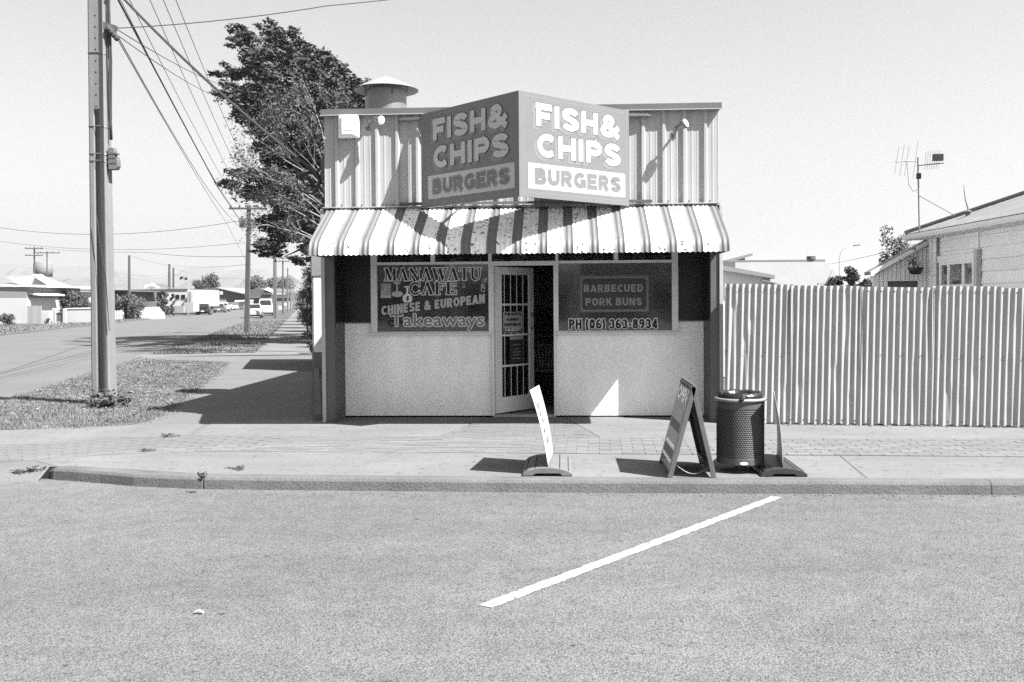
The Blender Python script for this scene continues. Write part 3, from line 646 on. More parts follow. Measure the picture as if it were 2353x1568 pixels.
# right window: sign panel and phone number
def crop2(cx, cy): return W((1180+cx/3.408)/1.0625, (600+cy/3.408)/1.0625, yl)
def at2(cx, cy): p = crop2(cx, cy); return Vector((p.x, yl, p.z))
def wrect2(a, b, m, lift, nm='sticker'): p, q = crop2(*a), crop2(*b); return rect(O0, EX, EZ, p.x, q.x, q.z, p.z, m, wr, lift, nm)
wrect2((800, 250), (1380, 552), mat('sign_border', .12, .6, var=.3, vs=40), .0020)
p, q = crop2(815, 268), crop2(1365, 538); frame(O0, EX, EZ, p.x, q.x, q.z, p.z, .006, M_grey, wr, .0034)
bb = MB(); x0_, x1_, z0_, z1_ = p.x+.012, q.x-.012, q.z+.012, p.z-.012; c_ = .035
bb.poly([(x, yl-.0042, z) for x, z in ((x0_+c_, z0_), (x1_-c_, z0_), (x1_, z0_+c_), (x1_, z1_-c_), (x1_-c_, z1_), (x0_+c_, z1_), (x0_, z1_-c_), (x0_, z0_+c_))]).build('sticker', mat('sign_dark', .045, .5), wr, recalc=False)
for body, a, c, top in (('BARBECUED', (835, 388), (1330, 388), 325), ('PORK BUNS', (850, 500), (1320, 500), 437)):
    o_ = at2(*a); w_ = crop2(*c).x-o_.x; h_ = crop2(a[0], top).z-o_.z
    block(body, o_, EX, EZ, w_, h_, mat('dull_vinyl', .25, .6), wr, lift=.0055, gap=.14, sw=.22)
o_ = at2(715, 695); w_ = crop2(1450, 695).x-o_.x; h_ = crop2(720, 612).z-o_.z
block('PH (06) 363-8934', o_, EX, EZ, w_, h_, M_line, wr, sw=.20, grow=.0105, lift=.003, gap=.17); block('PH (06) 363-8934', o_, EX, EZ, w_, h_, M_ink, wr, sw=.20, grow=.0, lift=.0045, gap=.17)
# door leaf, ajar
H = Vector((-.928, YW+.03, 0)); de = Vector((.515, .70, 0)).normalized(); dn = Vector((de.y, -de.x, 0)); DWd = .84; dz0, dz1 = .150, 2.140
def dbox(a, b, z0, z1, t0=-.02, t1=.02):
    p = H+de*((a+b)/2)+dn*((t0+t1)/2); return (Vector((p.x, p.y, (z0+z1)/2)), de*((b-a)/2), dn*((t1-t0)/2), Vector((0, 0, (z1-z0)/2)))
dm = MB()
for a, c, z0, z1 in ((0, .135, dz0, dz1), (DWd-.105, DWd, dz0, dz1), (.135, DWd-.105, 2.035, dz1), (.135, DWd-.105, dz0, .360)): dm.obox(*dbox(a, c, z0, z1))
door = dm.build('door', M_trim, shop, bevel=.003); door['label'] = 'white glazed door standing ajar'
zr = [.360, .785, 1.205, 1.625, 2.035]
M_dglass = glass('door_glass', tint=.01, diff=.03, mixd=.25, trans=.35)
for i in range(4):
    z0, z1 = zr[i]+.013, zr[i+1]-.013
    MB().obox(*dbox(.135, DWd-.105, z0, z1, -.004, .000)).build('pane', M_dglass, door)
    for k in range(4):
        a = .20+.135*k; MB().obox(*dbox(a-.003, a+.003, z0-.01, z1+.01, .006, .014)).build('bar', M_trim, door)
    if i: MB().obox(*dbox(.135, DWd-.105, zr[i]-.013, zr[i]+.013, -.015, .018)).build('rail', M_trim, door)
for t0 in (.024, -.05): MB().lathe([(.0, -.03), (.02, -.026), (.028, -.01), (.028, .01), (.02, .026), (0, .03)], H+de*(DWd-.05)+dn*t0+Vector((0, 0, 1.475)), 12).build('handle', M_steel, door, smooth=True)
MB().obox(*dbox(DWd-.062, DWd-.040, 1.27, 1.32, .018, .026)).build('lock_plate', M_black, door)
pD = H+dn*.018; po = MB().obox(*dbox(.165, .575, 1.235, 1.525, .0145, .0175)).build('poster', mat('grey_poster', .32, .7, var=.15, vs=5), door)
for i, tx in enumerate(('THIS SHOP IS', 'ALARMED &', 'MONITORED BY', '24 HR SECURITY')):
    ww = .36 if i != 1 else .26
    letter(tx, pD+de*(.37-ww/2)+Vector((0, 0, 1.475-i*.072)), de, EZ, ww, .034, M_ink if i < 3 else M_line, po, dil=.003, lift=.001 if i < 3 else .0025)
rect(pD, de, EZ, .17, .57, 1.245, 1.298, M_ink, po, .0005, 'band')
po = MB().obox(*dbox(.30, .60, .80, 1.19, .0145, .0175)).build('poster', mat('dark_poster', .035, .5), door)
rect(pD, de, EZ, .305, .595, 1.14, 1.185, M_grey, po, .001, 'band')
for z, ww in ((1.06, .17), (1.0, .10), (.96, .16), (.92, .16), (.87, .2)): rect(pD, de, EZ, .45-ww/2, .45+ww/2, z, z+.016, M_mid, po, .001, 'print_line')

# awning of corrugated stripes
M_aw = mat('awning_white', .82, .55, var=.05, vs=3, wear=(.60, 20, .09), streak=.06, sscale=(30, 3, 3), spec=.3)
M_ag = mat('awning_grey', 0.135, .55, var=.08, vs=3, wear=(.68, 20, .6), streak=.12, sscale=(30, 3, 3), spec=.3)
aprof = [(12.575, 2.884), (12.35, 2.768), (12.10, 2.640), (11.90, 2.537), (11.76, 2.464), (11.69, 2.424), (11.645, 2.385), (11.618, 2.335), (11.605, 2.285), (11.598, 2.238)]
aw = MB()
for x in (-3.02, -.56, 1.93):
    aw.bar((x, 12.60, 2.84), (x, 11.66, 2.36), .022, .03)
    if x == -.56: aw.bar((x, 13.10, 2.30), (x, 11.70, 2.33), .022, .022)
aw.bar((-3.03, 11.645, 2.325), (1.94, 11.645, 2.325), .03, .022)
awn = aw.build('awning', M_trim, shop); awn['label'] = 'striped corrugated awning over the shop front'
for x in (-3.04, 1.945): MB().prism([(x, 12.57, 2.868), (x, 11.78, 2.455), (x, 11.66, 2.375), (x, 11.625, 2.300), (x, 11.615, 2.242), (x, 12.57, 2.242)], (.004, 0, 0)).build('end_panel', M_ag, awn)
CPI = 5.0/82; xa0 = -3.045; an = []
for i in range(len(aprof)):
    a = Vector(aprof[max(i-1, 0)]); c = Vector(aprof[min(i+1, len(aprof)-1)]); d = (c-a).normalized(); an.append((d.y, -d.x) if d.y < 0 else (-d.y, d.x))
an = [(-abs(a) if True else a, abs(b)) for a, b in an]
kk = 0; grey = True
while kk < 82:
    wdt = 2 if grey else 3; wdt = min(wdt, 82-kk); b = MB(); rows = []
    NS = 8*wdt
    for (y, z), (ny, nz) in zip(aprof, an):
        row = []
        for j in range(NS+1):
            x = xa0+(kk+j/8)*CPI; h = .0062*math.cos(2*math.pi*(kk+j/8))
            row.append((x, y+ny*h, z+nz*h+(.0 if z > 2.24 else .004*math.cos(2*math.pi*(kk+j/8)))))
        rows.append(row)
    b.grid(rows).build('stripe', M_ag if grey else M_aw, awn, smooth=True, recalc=False)
    kk += wdt; grey = not grey
# roof flue
fl = thing('roof_flue', 'round steel flue with conical rain cowl above the left parapet', 'flue', (-2.74, 15.2, 3.86))
FC = Vector((-2.74, 15.2, 0))
MB().lathe([(.32, 3.8), (.32, 4.92), (.326, 4.925), (.326, 4.96), (.318, 4.965), (.29, 4.965), (.29, 3.8)], FC, 40).build('pipe', M_steel, fl, smooth=False)
MB().lathe([(.505, 4.965), (.508, 4.972), (.25, 5.10), (.03, 5.185), (0, 5.19), (0, 5.18), (.25, 5.088), (.495, 4.96)], FC, 44).build('cowl', mat('cowl_steel', 0.24, .5, var=.1, vs=4), fl, smooth=False)
for a in (0.4, 1.9, 3.6, 5.2):
    c, s_ = math.cos(a), math.sin(a); MB().bar(FC+Vector((c*.323, s_*.323, 4.86)), FC+Vector((c*.34, s_*.34, 5.06)), .03, .006, up=(c, s_, 0)).build('strap', M_dark, fl)
MB().lathe([(.40, 3.86), (.40, 3.9), (.33, 3.97), (.33, 3.99)], FC, 32).build('flashing', M_steel, fl)
# V shaped sign
sg = thing('shop_sign', 'V shaped double sign board with large block lettering projecting above the awning', 'sign', (-.49, 12.0, 2.86))
M_sbg = mat('sign_paint', 0.14, .45, var=.05, vs=4, fine=.04, fs=120, spec=.35); M_sl = mat('sign_letter', 0.42, .5, fine=.05, fs=120); M_ss = mat('sign_drop', 0.2, .5, fine=.05, fs=120); M_sd = mat('sign_outline', 0.048, .5)
SA, SB_, SC_ = Vector((-1.80, 12.47, 0)), Vector((-.49, 11.15, 0)), Vector((.845, 12.47, 0)); sz0, sz1 = 2.868, 4.068
for P0, P1, lab in ((SA, SB_, 'shaded left sign panel reading fish and chips, burgers'), (SB_, SC_, 'sunlit right sign panel reading fish and chips, burgers')):
    ex = (P1-P0).normalized(); en = ex.cross(EZ); wd = (P1-P0).length; hh = sz1-sz0
    pnl = MB().prism([P0+Vector((0,0,sz0)), P1+Vector((0,0,sz0)), P1+Vector((0,0,sz1)), P0+Vector((0,0,sz1))], -en*.02).build('panel', M_sbg, sg); pnl['label'] = lab
    O = P0+Vector((0, 0, sz0))
    frame(O, ex, EZ, .035*wd, .972*wd, .04*hh, .965*hh, .006, M_ss, pnl, .0012)
    for body, fx0, fx1, fy0, fy1 in (('FISH&', .135, .915, .690, .910), ('CHIPS', .140, .915, .400, .622)):
        o_ = O+ex*(fx0*wd)+EZ*(fy0*hh); w_ = (fx1-fx0)*wd; h_ = (fy1-fy0)*hh
        for k in range(7): block(body, o_, ex, EZ, w_, h_, M_ss, pnl, lift=.0015+k*.0009, dx=-.046*(1-k/7), dy=-.042*(1-k/7), name='letter_drop', gap=.06)
        block(body, o_, ex, EZ, w_, h_, M_sd, pnl, grow=.0055, lift=.0082, name='letter_outline', gap=.06)
        block(body, o_, ex, EZ, w_, h_, M_sl, pnl, lift=.0095, gap=.06)
    rect(O, ex, EZ, .075*wd, .958*wd, .085*hh, .330*hh, M_sl, pnl, .0015, 'burger_band')
    o_ = O+ex*(.125*wd)+EZ*(.135*hh); w_ = .79*wd; h_ = .150*hh
    block('BURGERS', o_, ex, EZ, w_, h_, M_ss, pnl, grow=.012, lift=.0025, name='letter_outline'); block('BURGERS', o_, ex, EZ, w_, h_, M_sl, pnl, grow=.008, lift=.0038, name='letter_outline')
    block('BURGERS', o_, ex, EZ, w_, h_, M_sbg, pnl, grow=.002, lift=.0050)
for P, z in ((SA, 2.93), (SC_, 2.93), (SA, 4.02), (SC_, 4.02)):
    sx = -1 if P is SA else 1
    MB().bar(P+Vector((-sx*.02, .015, z)), P+Vector((sx*.29, .06, z)), .04, .035).build('bracket', M_iron if z < 3 else M_cap, sg)
for z in (2.93, 3.98): MB().bar((-1.78, 12.5, z), (.83, 12.5, z), .03, .03).build('back_rail', M_cap, sg)
MB().bar((-.49, 11.19, 3.98), (-.49, 12.58, 3.98), .03, .03).build('back_rail', M_cap, sg)
# white switch box and lamps on the parapet
a_, b_ = W(778, 268, 12.55), W(827, 318, 12.55)
eb = thing('alarm_box', 'white alarm box high on the left of the parapet', 'alarm box', ((a_.x+b_.x)/2, 12.54, b_.z))
MB().loft([[(a_.x, 12.55, b_.z), (b_.x, 12.55, b_.z), (b_.x, 12.55, a_.z), (a_.x, 12.55, a_.z)], [(a_.x, 12.51, b_.z), (b_.x, 12.51, b_.z), (b_.x, 12.51, a_.z), (a_.x, 12.51, a_.z)], [(a_.x+.03, 12.45, b_.z+.02), (b_.x-.03, 12.45, b_.z+.02), (b_.x-.03, 12.45, a_.z), (a_.x+.03, 12.45, a_.z)]]).build('housing', mat('weathered_white', .72, .5, var=.12, vs=9), eb, bevel=.006)
BOX('cover', (a_.x+.06, 12.425, b_.z+.03), (b_.x-.05, 12.449, a_.z-.015), M_white, eb, .01); BOX('slot', (a_.x+.075, 12.422, b_.z+.075), (b_.x-.07, 12.4265, b_.z+.081), M_dark, eb)
def floodlight(u, v, du, dv, label, dirv):
    p = W(u, v, 12.38); t = thing('flood_lamp', label, 'lamp', (p.x, 12.55, p.z), 'bulb lamps on the parapet')
    m_ = W(u+du, v+dv, 12.55); d = Vector(dirv).normalized()
    MB().bar(Vector((m_.x, 12.586, m_.z-.04)), Vector((m_.x, 12.586, m_.z+.04)), .05, .03, up=(0, 1, 0)).build('mount', M_steel, t)
    MB().tube([(m_.x, 12.57, m_.z), (m_.x, 12.48, m_.z), p-d*.06], .016, 8).build('arm', M_steel, t, smooth=True)
    b = MB(); b.tube([p-d*.08, p-d*.03, p+d*.03, p+d*.065], [.028, .032, .055, .062], 14); b.build('reflector', M_steel, t, smooth=True)
    MB().tube([p+d*.066, p+d*.075, p+d*.083], [.060, .05, .02], 14).build('bulb', M_white, t, smooth=True)
floodlight(868, 276, -24, 16, 'bulb lamp beside the white alarm box', (.75, -.55, -.25))
floodlight(1566, 289, -17, 20, 'bulb lamp on the cladding right of the sign', (.75, -.5, .35))
# service cable coil
cc = W(711, 419, 12.72); b = MB()
for k, (rr, off) in enumerate(((.135, 0), (.128, .03), (.14, -.028), (.122, .012))):
    b.tube([cc+Vector((rr*math.cos(2*math.pi*i/32), off+.02*math.sin(i), rr*1.02*math.sin(2*math.pi*i/32))) for i in range(32)], .021, 8, closed=True)
t = thing('cable_coil', 'black coil of spare cable hanging at the left shop corner', 'cable', cc)
b.build('coil', M_black, t, smooth=True)
MB().tube([cc+Vector((.1, 0, .1)), cc+Vector((.12, .0, .17)), (-3.10, 12.72, cc.z+.15)], .018, 8).build('tail', M_black, t, smooth=True)
a_ = W(734, 385, 12.9); BOX('bracket', (-3.16, 12.70, cc.z+.02), (-3.085, 12.90, cc.z+.30), M_dark, t)
# low concrete block building behind the shop, aligned to the side street
rb = thing('block_building', 'low concrete block outbuilding with dark plinth behind the left shop corner', 'outbuilding', (-5.0, 22.5, .1))
M_blk = mat('painted_block', .62, .85, var=.06, vs=3, fine=.06, fs=60, rnd=.06, bump=.3, bd=.004); M_pl = mat('painted_plinth', .14, .85, var=.1, vs=3)
BX0, BX1, BY = -5.62, -3.9, 21.78
poly_ = [(BX0, BY+.03), (BX1, BY+.03), (BX1+SD.x*4.0, BY+4.0*SD.y), (BX0+SD.x*4.0, BY+4.0*SD.y)]
MB().prism([(x, y, .54) for x, y in poly_], (0, 0, 1.729)).build('wall', M_blk, rb); MB().prism([(x-.015, y-.015, .08) for x, y in poly_], (0, 0, .459)).build('plinth', M_pl, rb)
for r in range(9):
    z0 = .545+r*.191
    for k in range(5):
        xa = BX0+.39*k-(.195 if r % 2 else 0); xb = xa+.383
        xa = max(xa, BX0); xb = min(xb, BX1)
        if xb-xa > .05: BOX('block', (xa, BY, z0), (xb, BY+.05, z0+.187), M_blk, rb, .003)
MB().prism([(x+(-.03 if i in (0, 3) else 0), y-(.05 if i < 2 else 0), 2.27) for i, (x, y) in enumerate(poly_)], (0, 0, .45)).build('fascia', mat('outbuilding_fascia', 0.22, .8, var=.1), rb)
for sa, sb_ in ((1.2, 2.9),):
    p0 = Vector((BX0, BY, 0))+SD*sa; p1 = Vector((BX0, BY, 0))+SD*sb_; nn = -SN
    MB().prism([p0+Vector((0,0,1.4)), p1+Vector((0,0,1.4)), p1+Vector((0,0,2.15)), p0+Vector((0,0,2.15))], nn*.02).build('window', M_trim, rb)
    MB().prism([p0+SD*.08+nn*.02+Vector((0,0,1.46)), p1-SD*.08+nn*.02+Vector((0,0,1.46)), p1-SD*.08+nn*.02+Vector((0,0,2.09)), p0+SD*.08+nn*.02+Vector((0,0,2.09))], nn*.004).build('pane', glass('old_glass', .08, .1, .5, .3), rb)

# the far side of the main road, mirrored in the shop windows
for i, (xa, xb, h_, v_) in enumerate(((-46, -34, 5.2, .30), (-33.5, -24, 4.4, .45), (-23.5, -10, 5.6, .22), (-9, 1, 4.2, .5), (1.5, 13, 5.0, .28), (14, 30, 4.6, .4), (31, 48, 5.4, .3))):
    t = thing('opposite_shop', ['end shop of the row across the road, left', 'pale low shop across the road', 'dark tall shop across the road', 'small pale shop across the road', 'grey shop across the road', 'wide pale shop across the road', 'end shop of the row across the road, right'][i], 'shop', ((xa+xb)/2, -56, 0), 'shops across the main road')
    BOX('wall', (xa, -64, 0), (xb, -56, h_), mat('opposite_wall_%d' % i, v_, .8, var=.1, vs=1), t); BOX('verandah', (xa, -56, 2.9), (xb, -53.2, 3.1), M_dark, t)
    for k in range(3): x_ = xa+.3+(xb-xa-.6)*k/2; BOX('verandah_post', (x_-.07, -53.4, 0), (x_+.07, -53.26, 2.9), M_trim, t)
    BOX('shop_window', (xa+.8, -55.99, .6), (xb-2.2, -55.95, 2.4), M_shut, t); BOX('door', (xb-1.8, -55.99, 0), (xb-.8, -55.95, 2.2), M_dark, t)
# inside the shop: plastic chair, counter, pictures
cp = W(1254, 850, 15.6); CXx = cp.x; CYy = 15.75
M_chair = mat('white_plastic_chair', .55, .5)
ch = thing('plastic_chair', 'white moulded plastic chair with slatted back just inside the door', 'chair', (CXx, CYy, .13))
b = MB(); b.loft([[(CXx-.23, CYy-.24, .55), (CXx+.23, CYy-.24, .55), (CXx+.20, CYy+.20, .54), (CXx-.20, CYy+.20, .54)], [(CXx-.23, CYy-.24, .58), (CXx+.23, CYy-.24, .58), (CXx+.20, CYy+.20, .57), (CXx-.20, CYy+.20, .57)]]); b.build('seat', M_chair, ch, bevel=.01)
for i in range(7):
    t_ = (i-3)/3; MB().bar((CXx+t_*.12, CYy+.20, .58), (CXx+t_*.20, CYy+.29, .92-.03*t_*t_), .030, .012, up=(0, 1, 0)).build('slat', M_chair, ch)
MB().tube([(CXx-.25+.5*k/10, CYy+.30, .90+.05*math.sin(math.pi*k/10)) for k in range(11)], .022, 8).build('top_rail', M_chair, ch, smooth=True)
for sx, sy in ((-1,-1), (1,-1), (-1,1), (1,1)): MB().tube([(CXx+sx*.21, CYy+sy*.2, .56), (CXx+sx*.24, CYy+sy*.25, .13)], [.026, .018], 8).build('leg', M_chair, ch)
for sx in (-1, 1): MB().tube([(CXx+sx*.24, CYy-.22, .56), (CXx+sx*.26, CYy-.2, .76), (CXx+sx*.26, CYy+.1, .78), (CXx+sx*.24, CYy+.29, .85)], .02, 8).build('arm', M_chair, ch, smooth=True)
ct = thing('counter', 'dim serving counter at the back of the shop', 'counter', (-.2, 17.2, .13))
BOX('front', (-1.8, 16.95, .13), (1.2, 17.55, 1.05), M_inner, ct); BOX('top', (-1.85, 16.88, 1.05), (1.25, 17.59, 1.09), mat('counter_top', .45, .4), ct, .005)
pb = thing('wall_picture', 'pale poster on the back wall above the counter', 'poster', (-.25, 17.59, 1.7))
BOX('sheet', (-.55, 17.585, 1.55), (.05, 17.599, 2.1), mat('old_poster', .35, .6, var=.6, vs=7), pb)

# ================================================================== FENCE AND PAVEMENT THINGS
M_corr = mat('galvanised_corrugated', 0.345, .5, var=.08, vs=2, fine=.05, fs=40, streak=.12, sscale=(20, 20, .8), metal=.15, spec=.4, rnd=.05)
fe = thing('corrugated_fence', 'dented corrugated iron fence to the right of the shop', 'fence', (4.8, 12.2, .1))
FA, FB = Vector((2.035, 12.43, 0)), Vector((5.42, 12.02, 0)); fd = (FB-FA).normalized(); fn = Vector((fd.y, -fd.x, 0)); FL = 7.6
rf = random.Random(21); CP = .0772; s = 0.0; k = 0
edges = [0, .80, 1.62, 2.46, 3.22, 4.06, 4.9, 5.75, 6.6, 7.5]
for k, (a, c) in enumerate(zip(edges, edges[1:])):
    dents = [(rf.uniform(a, c), rf.choice([rf.uniform(.1, .7), rf.uniform(.9, 1.5)]), rf.uniform(.022, .038), rf.uniform(.08, .34)) for _ in range(5)]
    rows = []; nx = int((c+.03-a)/CP*8); lean = rf.uniform(-.006, .006); ph = rf.uniform(0, 6.28); tilt = rf.uniform(-.012, .012)
    for zi in range(25):
        f = zi/24; row = []
        for j in range(nx+1):
            q = a+(c+.03-a)*j/nx; ztop = 1.862-.021*q+.012*math.sin(k*2.2+1); z = .125+(ztop-.125)*f+(.012*math.sin(q*37+k) if zi == 0 else 0)
            amp = .0140*math.cos(2*math.pi*(q-f*.035+tilt*f)/CP+ph); amp2 = 0
            for dx_, dz_, rx_, rz_ in dents:
                e = math.exp(-((q-dx_)/rx_)**2)*(1/(1+math.exp((z-dz_-rz_)*60)))*(1/(1+math.exp((dz_-rz_-z)*8)))
                amp *= (1-.85*e); amp2 -= .012*e
            p = FA+fd*q+fn*(amp+amp2+.006*(k % 2)+lean*f+.004*math.sin(q*2.1)); row.append((p.x, p.y, z))
        rows.append(row)
    MB().grid(rows).build('iron_sheet', M_corr, fe, smooth=True, recalc=False)
na = MB()
for z, st_ in ((1.80, 2), (1.02, 3), (.17, 2)):
    for i in range(0, int(FL/CP), st_):
        q = i*CP+.02; p = FA+fd*q+fn*.012; zz = z-.021*q if z > 1 else z
        na.tube([Vector((p.x, p.y, zz)), Vector((p.x, p.y, zz))+fn*.006], .009, 6)
tag(na.build('nails', M_iron, fe), kind='stuff')
for z in (.35, 1.0, 1.68): MB().bar(FA-fn*.06+EZ*z, FA-fn*.06+fd*FL+EZ*(z-.02), .045, .07).build('rail', M_dark, fe)
for i in range(5): MB().bar(FA-fn*.12+fd*(.1+i*1.8)+EZ*.05, FA-fn*.12+fd*(.1+i*1.8)+EZ*1.72, .09).build('post', M_dark, fe)
db = MB(); rd = random.Random(4)
for i in range(260):
    q = rd.uniform(.3, 7); p = FA+fd*q+fn*abs(rd.gauss(.03, .035)); r = rd.uniform(.004, .016); pb_ = pebble((p.x, p.y, .108), r, None, '', '', ''); db.add(pb_.v, pb_.f)
tag(db.build('fence_litter', mat('litter', .16, .9, var=.6, vs=30)), 'bits of leaf and gravel along the foot of the iron fence', 'litter', kind='stuff')

# litter bin
BC = Vector((1.612, 9.02, 0)); bn = thing('litter_bin', 'round perforated steel litter bin with black liner on a short post', 'bin', (BC.x, BC.y, .11))
M_bin = mat('bin_steel', 0.085, .5, var=.15, vs=6, metal=.2, spec=.45)
b = MB(); NC, NR, R_ = 60, 24, .214; zb0, zb1 = .245, .690
vs, fs = [], []
for r in range(NR):
    z0 = zb0+(zb1-zb0)*r/NR; z1 = zb0+(zb1-zb0)*(r+1)/NR
    for c in range(NC):
        a0 = 2*math.pi*(c+(.5 if r % 2 else 0))/NC; a1 = a0+2*math.pi/NC
        ring = []
        for (fa, fz) in ((0,0),(1,0),(1,1),(0,1),(.28,.16),(.72,.16),(.72,.84),(.28,.84)):
            a = a0+(a1-a0)*fa; z = z0+(z1-z0)*fz; rr = R_-(.003 if fa in (.28, .72) else 0); ring.append((BC.x+rr*math.cos(a), BC.y+rr*math.sin(a), z))
        o = len(vs); vs += ring; fs += [(o,o+1,o+5,o+4), (o+1,o+2,o+6,o+5), (o+2,o+3,o+7,o+6), (o+3,o,o+4,o+7)]
b.add(vs, fs); b.build('perforated_drum', M_bin, bn, recalc=False)
MB().lathe([(R_, .690), (R_, .765), (R_-.004, .765), (R_-.004, .690)], BC, 48).build('upper_band', M_bin, bn, smooth=False)
MB().lathe([(R_-.004, .245), (R_, .245), (R_, .188), (0, .186)], BC, 48).build('lower_band', M_bin, bn, smooth=False)
MB().tube([BC+Vector(((R_+.006)*math.cos(2*math.pi*i/44), (R_+.006)*math.sin(2*math.pi*i/44), .768)) for i in range(44)], .0155, 10, closed=True).build('rim', mat('bin_rim', 0.28, .4, var=.2, vs=12, metal=.3), bn, smooth=True)
M_bag = mat('bin_liner', .018, .28, spec=.5); b = MB(); rows = []
for rr, z in ((R_-.012, .20), (R_-.012, .76), (R_-.018, .80), (R_-.03, .835), (R_-.055, .822), (R_-.06, .70)):
    rows.append([BC+Vector(((rr+.006*math.sin(i*2.7+z*40)+.004*math.sin(i*5.1))*math.cos(2*math.pi*i/60), (rr+.006*math.sin(i*2.7+z*40))*math.sin(2*math.pi*i/60), z+.003*math.sin(i*.9+z*60))) for i in range(61)])
b.grid(rows); b.build('liner', M_bag, bn, smooth=True)
MB().tube([BC+Vector((-.04, -.225, .765)), BC+Vector((-.03, -.24, .79)), BC+Vector((-.015, -.235, .815)), BC+Vector((-.02, -.225, .775))], .016, 8).build('liner_knot', M_bag, bn, smooth=True)
MB().lathe([(.085, .105), (.085, .12), (.052, .125), (.052, .187)], BC, 24).build('post', M_dark, bn)
a_ = -math.pi/2-.03; p = BC+Vector((math.cos(a_), math.sin(a_), 0))*(R_+.002)
disc(Vector((p.x, p.y, .208)), Vector((-math.sin(a_), math.cos(a_), 0)), EZ, .036, .014, M_white, bn, .004, 'badge')

# folding sandwich board
M_bf = mat('board_frame', 0.096, .6, var=.15, vs=10); M_bp = mat('board_face', 0.3, .6, var=.2, vs=5); M_bi = mat('board_back', .03, .8)
ab = thing('sandwich_board', 'folding sandwich board sign with OPEN painted at the top, beside the bin', 'sign', (1.1, 9.0, .11))
y0, y1 = 8.61, 9.40
for xa, xr, nm in ((.905, 1.125, 'front_leaf'), (1.335, 1.150, 'rear_leaf')):
    foot, top = Vector((xa, 0, .11)), Vector((xr, 0, .925)); d = (top-foot).normalized(); sg_ = -1 if xa < xr else 1
    n = Vector((sg_*d.z, 0, -sg_*d.x)); lf_ = []
    if n.z < 0: n = -n if False else n
    leaf = MB().prism([foot+d*.07+Vector((0, y0+.02, 0)), top-d*.015+Vector((0, y0+.02, 0)), top-d*.015+Vector((0, y1-.02, 0)), foot+d*.07+Vector((0, y1-.02, 0))], -n*.010).build('leaf', M_bp if xa < xr else M_bi, ab)
    for yy in (y0, y1-.03): MB().prism([foot+Vector((0, yy, 0)), top+Vector((0, yy, 0)), top+Vector((0, yy+.03, 0)), foot+Vector((0, yy+.03, 0))], -n*.042).build('frame_bar', M_bf, ab, bevel=.003)
    MB().prism([top-d*.045+Vector((0, y0+.03, 0)), top+Vector((0, y0+.03, 0)), top+Vector((0, y1-.03, 0)), top-d*.045+Vector((0, y1-.03, 0))], -n*.036).build('frame_bar', M_bf, ab)
    MB().prism([foot+d*.05+Vector((0, y0+.03, 0)), foot+d*.12+Vector((0, y0+.03, 0)), foot+d*.12+Vector((0, y1-.03, 0)), foot+d*.05+Vector((0, y1-.03, 0))], -n*.036).build('frame_bar', M_bf, ab)
    if xa < xr:
        O = foot+Vector((0, y1, 0))+n*.0; ex = Vector((0, -1, 0)); M_chalk = mat('chalk', .70, .8); M_pale = mat('pale_patch', .30, .7, var=.2, vs=12)
        letter('OPEN', O+d*.66, ex, d, .66, .13, M_chalk, leaf, dil=.010, lift=.003, dx=.07, inner=.01, shear=.12)
        for z0_, z1_, mm in ((.50, .60, M_pale), (.40, .48, M_bf), (.245, .285, M_chalk), (.16, .235, mat('mid_patch', .12, .7)), (.125, .155, M_chalk)):
            rect(O, ex, d, .08, .72, z0_, z1_, mm, leaf, .002, 'painted_panel')
MB().tube([Vector((.99+.30*t_, 8.66, .215-.075*math.sin(math.pi*t_))) for t_ in np.linspace(0, 1, 12)], .0045, 6).build('cord', M_steel, ab, smooth=True)
MB().tube([(1.137, y0-.004, .925), (1.137, y1+.004, .925)], .012, 8).build('hinge', M_steel, ab)

# swing signs on moulded rubber bases
def swing(label, x0, x1, zt, nb, nt_, fb_, ft, mface, mbase, panel_label):
    """nb/nt_/fb_/ft: bottom and top of the near and the far edge of the panel"""
    t = thing('swing_sign', label, 'sign', ((x0+x1)/2, 9.05, .11)); ya, yb = 8.69, 9.49; xm = (x0+x1)/2; hw = (x1-x0)/2
    top = [(xm+hw*math.sin(a), zt-.062*(1-math.cos(a*.95))-.012*abs(math.sin(a))**3) for a in np.linspace(-1.45, 1.45, 15)]
    poly = [(x0, .112)]+[(x, max(z, .128)) for x, z in top]+[(x1, .112), (x1-.09, .112), (x1-.12, .132), (x0+.12, .132), (x0+.09, .112)]
    MB().prism([(x, ya, z) for x, z in poly], (0, yb-ya, 0)).build('base', mbase, t, bevel=.006)
    rib = MB()
    for yy in np.linspace(ya+.15, yb-.15, 3): rib.add([], [])
    for fx in (.35, .68):
        a = 1.45*fx; x = xm+hw*math.sin(a); z = zt-.062*(1-math.cos(a*.95))-.012*abs(math.sin(a))**3
        rib.bar((x, ya+.01, z+.002), (x, yb-.01, z+.002), .006, .004)
        rib.bar((2*xm-x, ya+.01, z+.002), (2*xm-x, yb-.01, z+.002), .006, .004)
    rib.build('groove', M_black, t)
    rows_f, rows_b = [], []; nb, nt_, fb_, ft = map(Vector, (nb, nt_, fb_, ft))
    for i in range(13):
        f = i/12; bow = -.018*math.sin(math.pi*min(f*1.0, 1)); a = nb.lerp(nt_, f)+Vector((bow*-1, 0, 0)); c = fb_.lerp(ft, f)+Vector((bow*-1, 0, 0))
        rows_f.append([a.lerp(c, j/6) for j in range(7)])
    pn = MB().grid(rows_f).build('panel', mface, t, solid=.006, smooth=True); pn['label'] = panel_label
    return t, pn
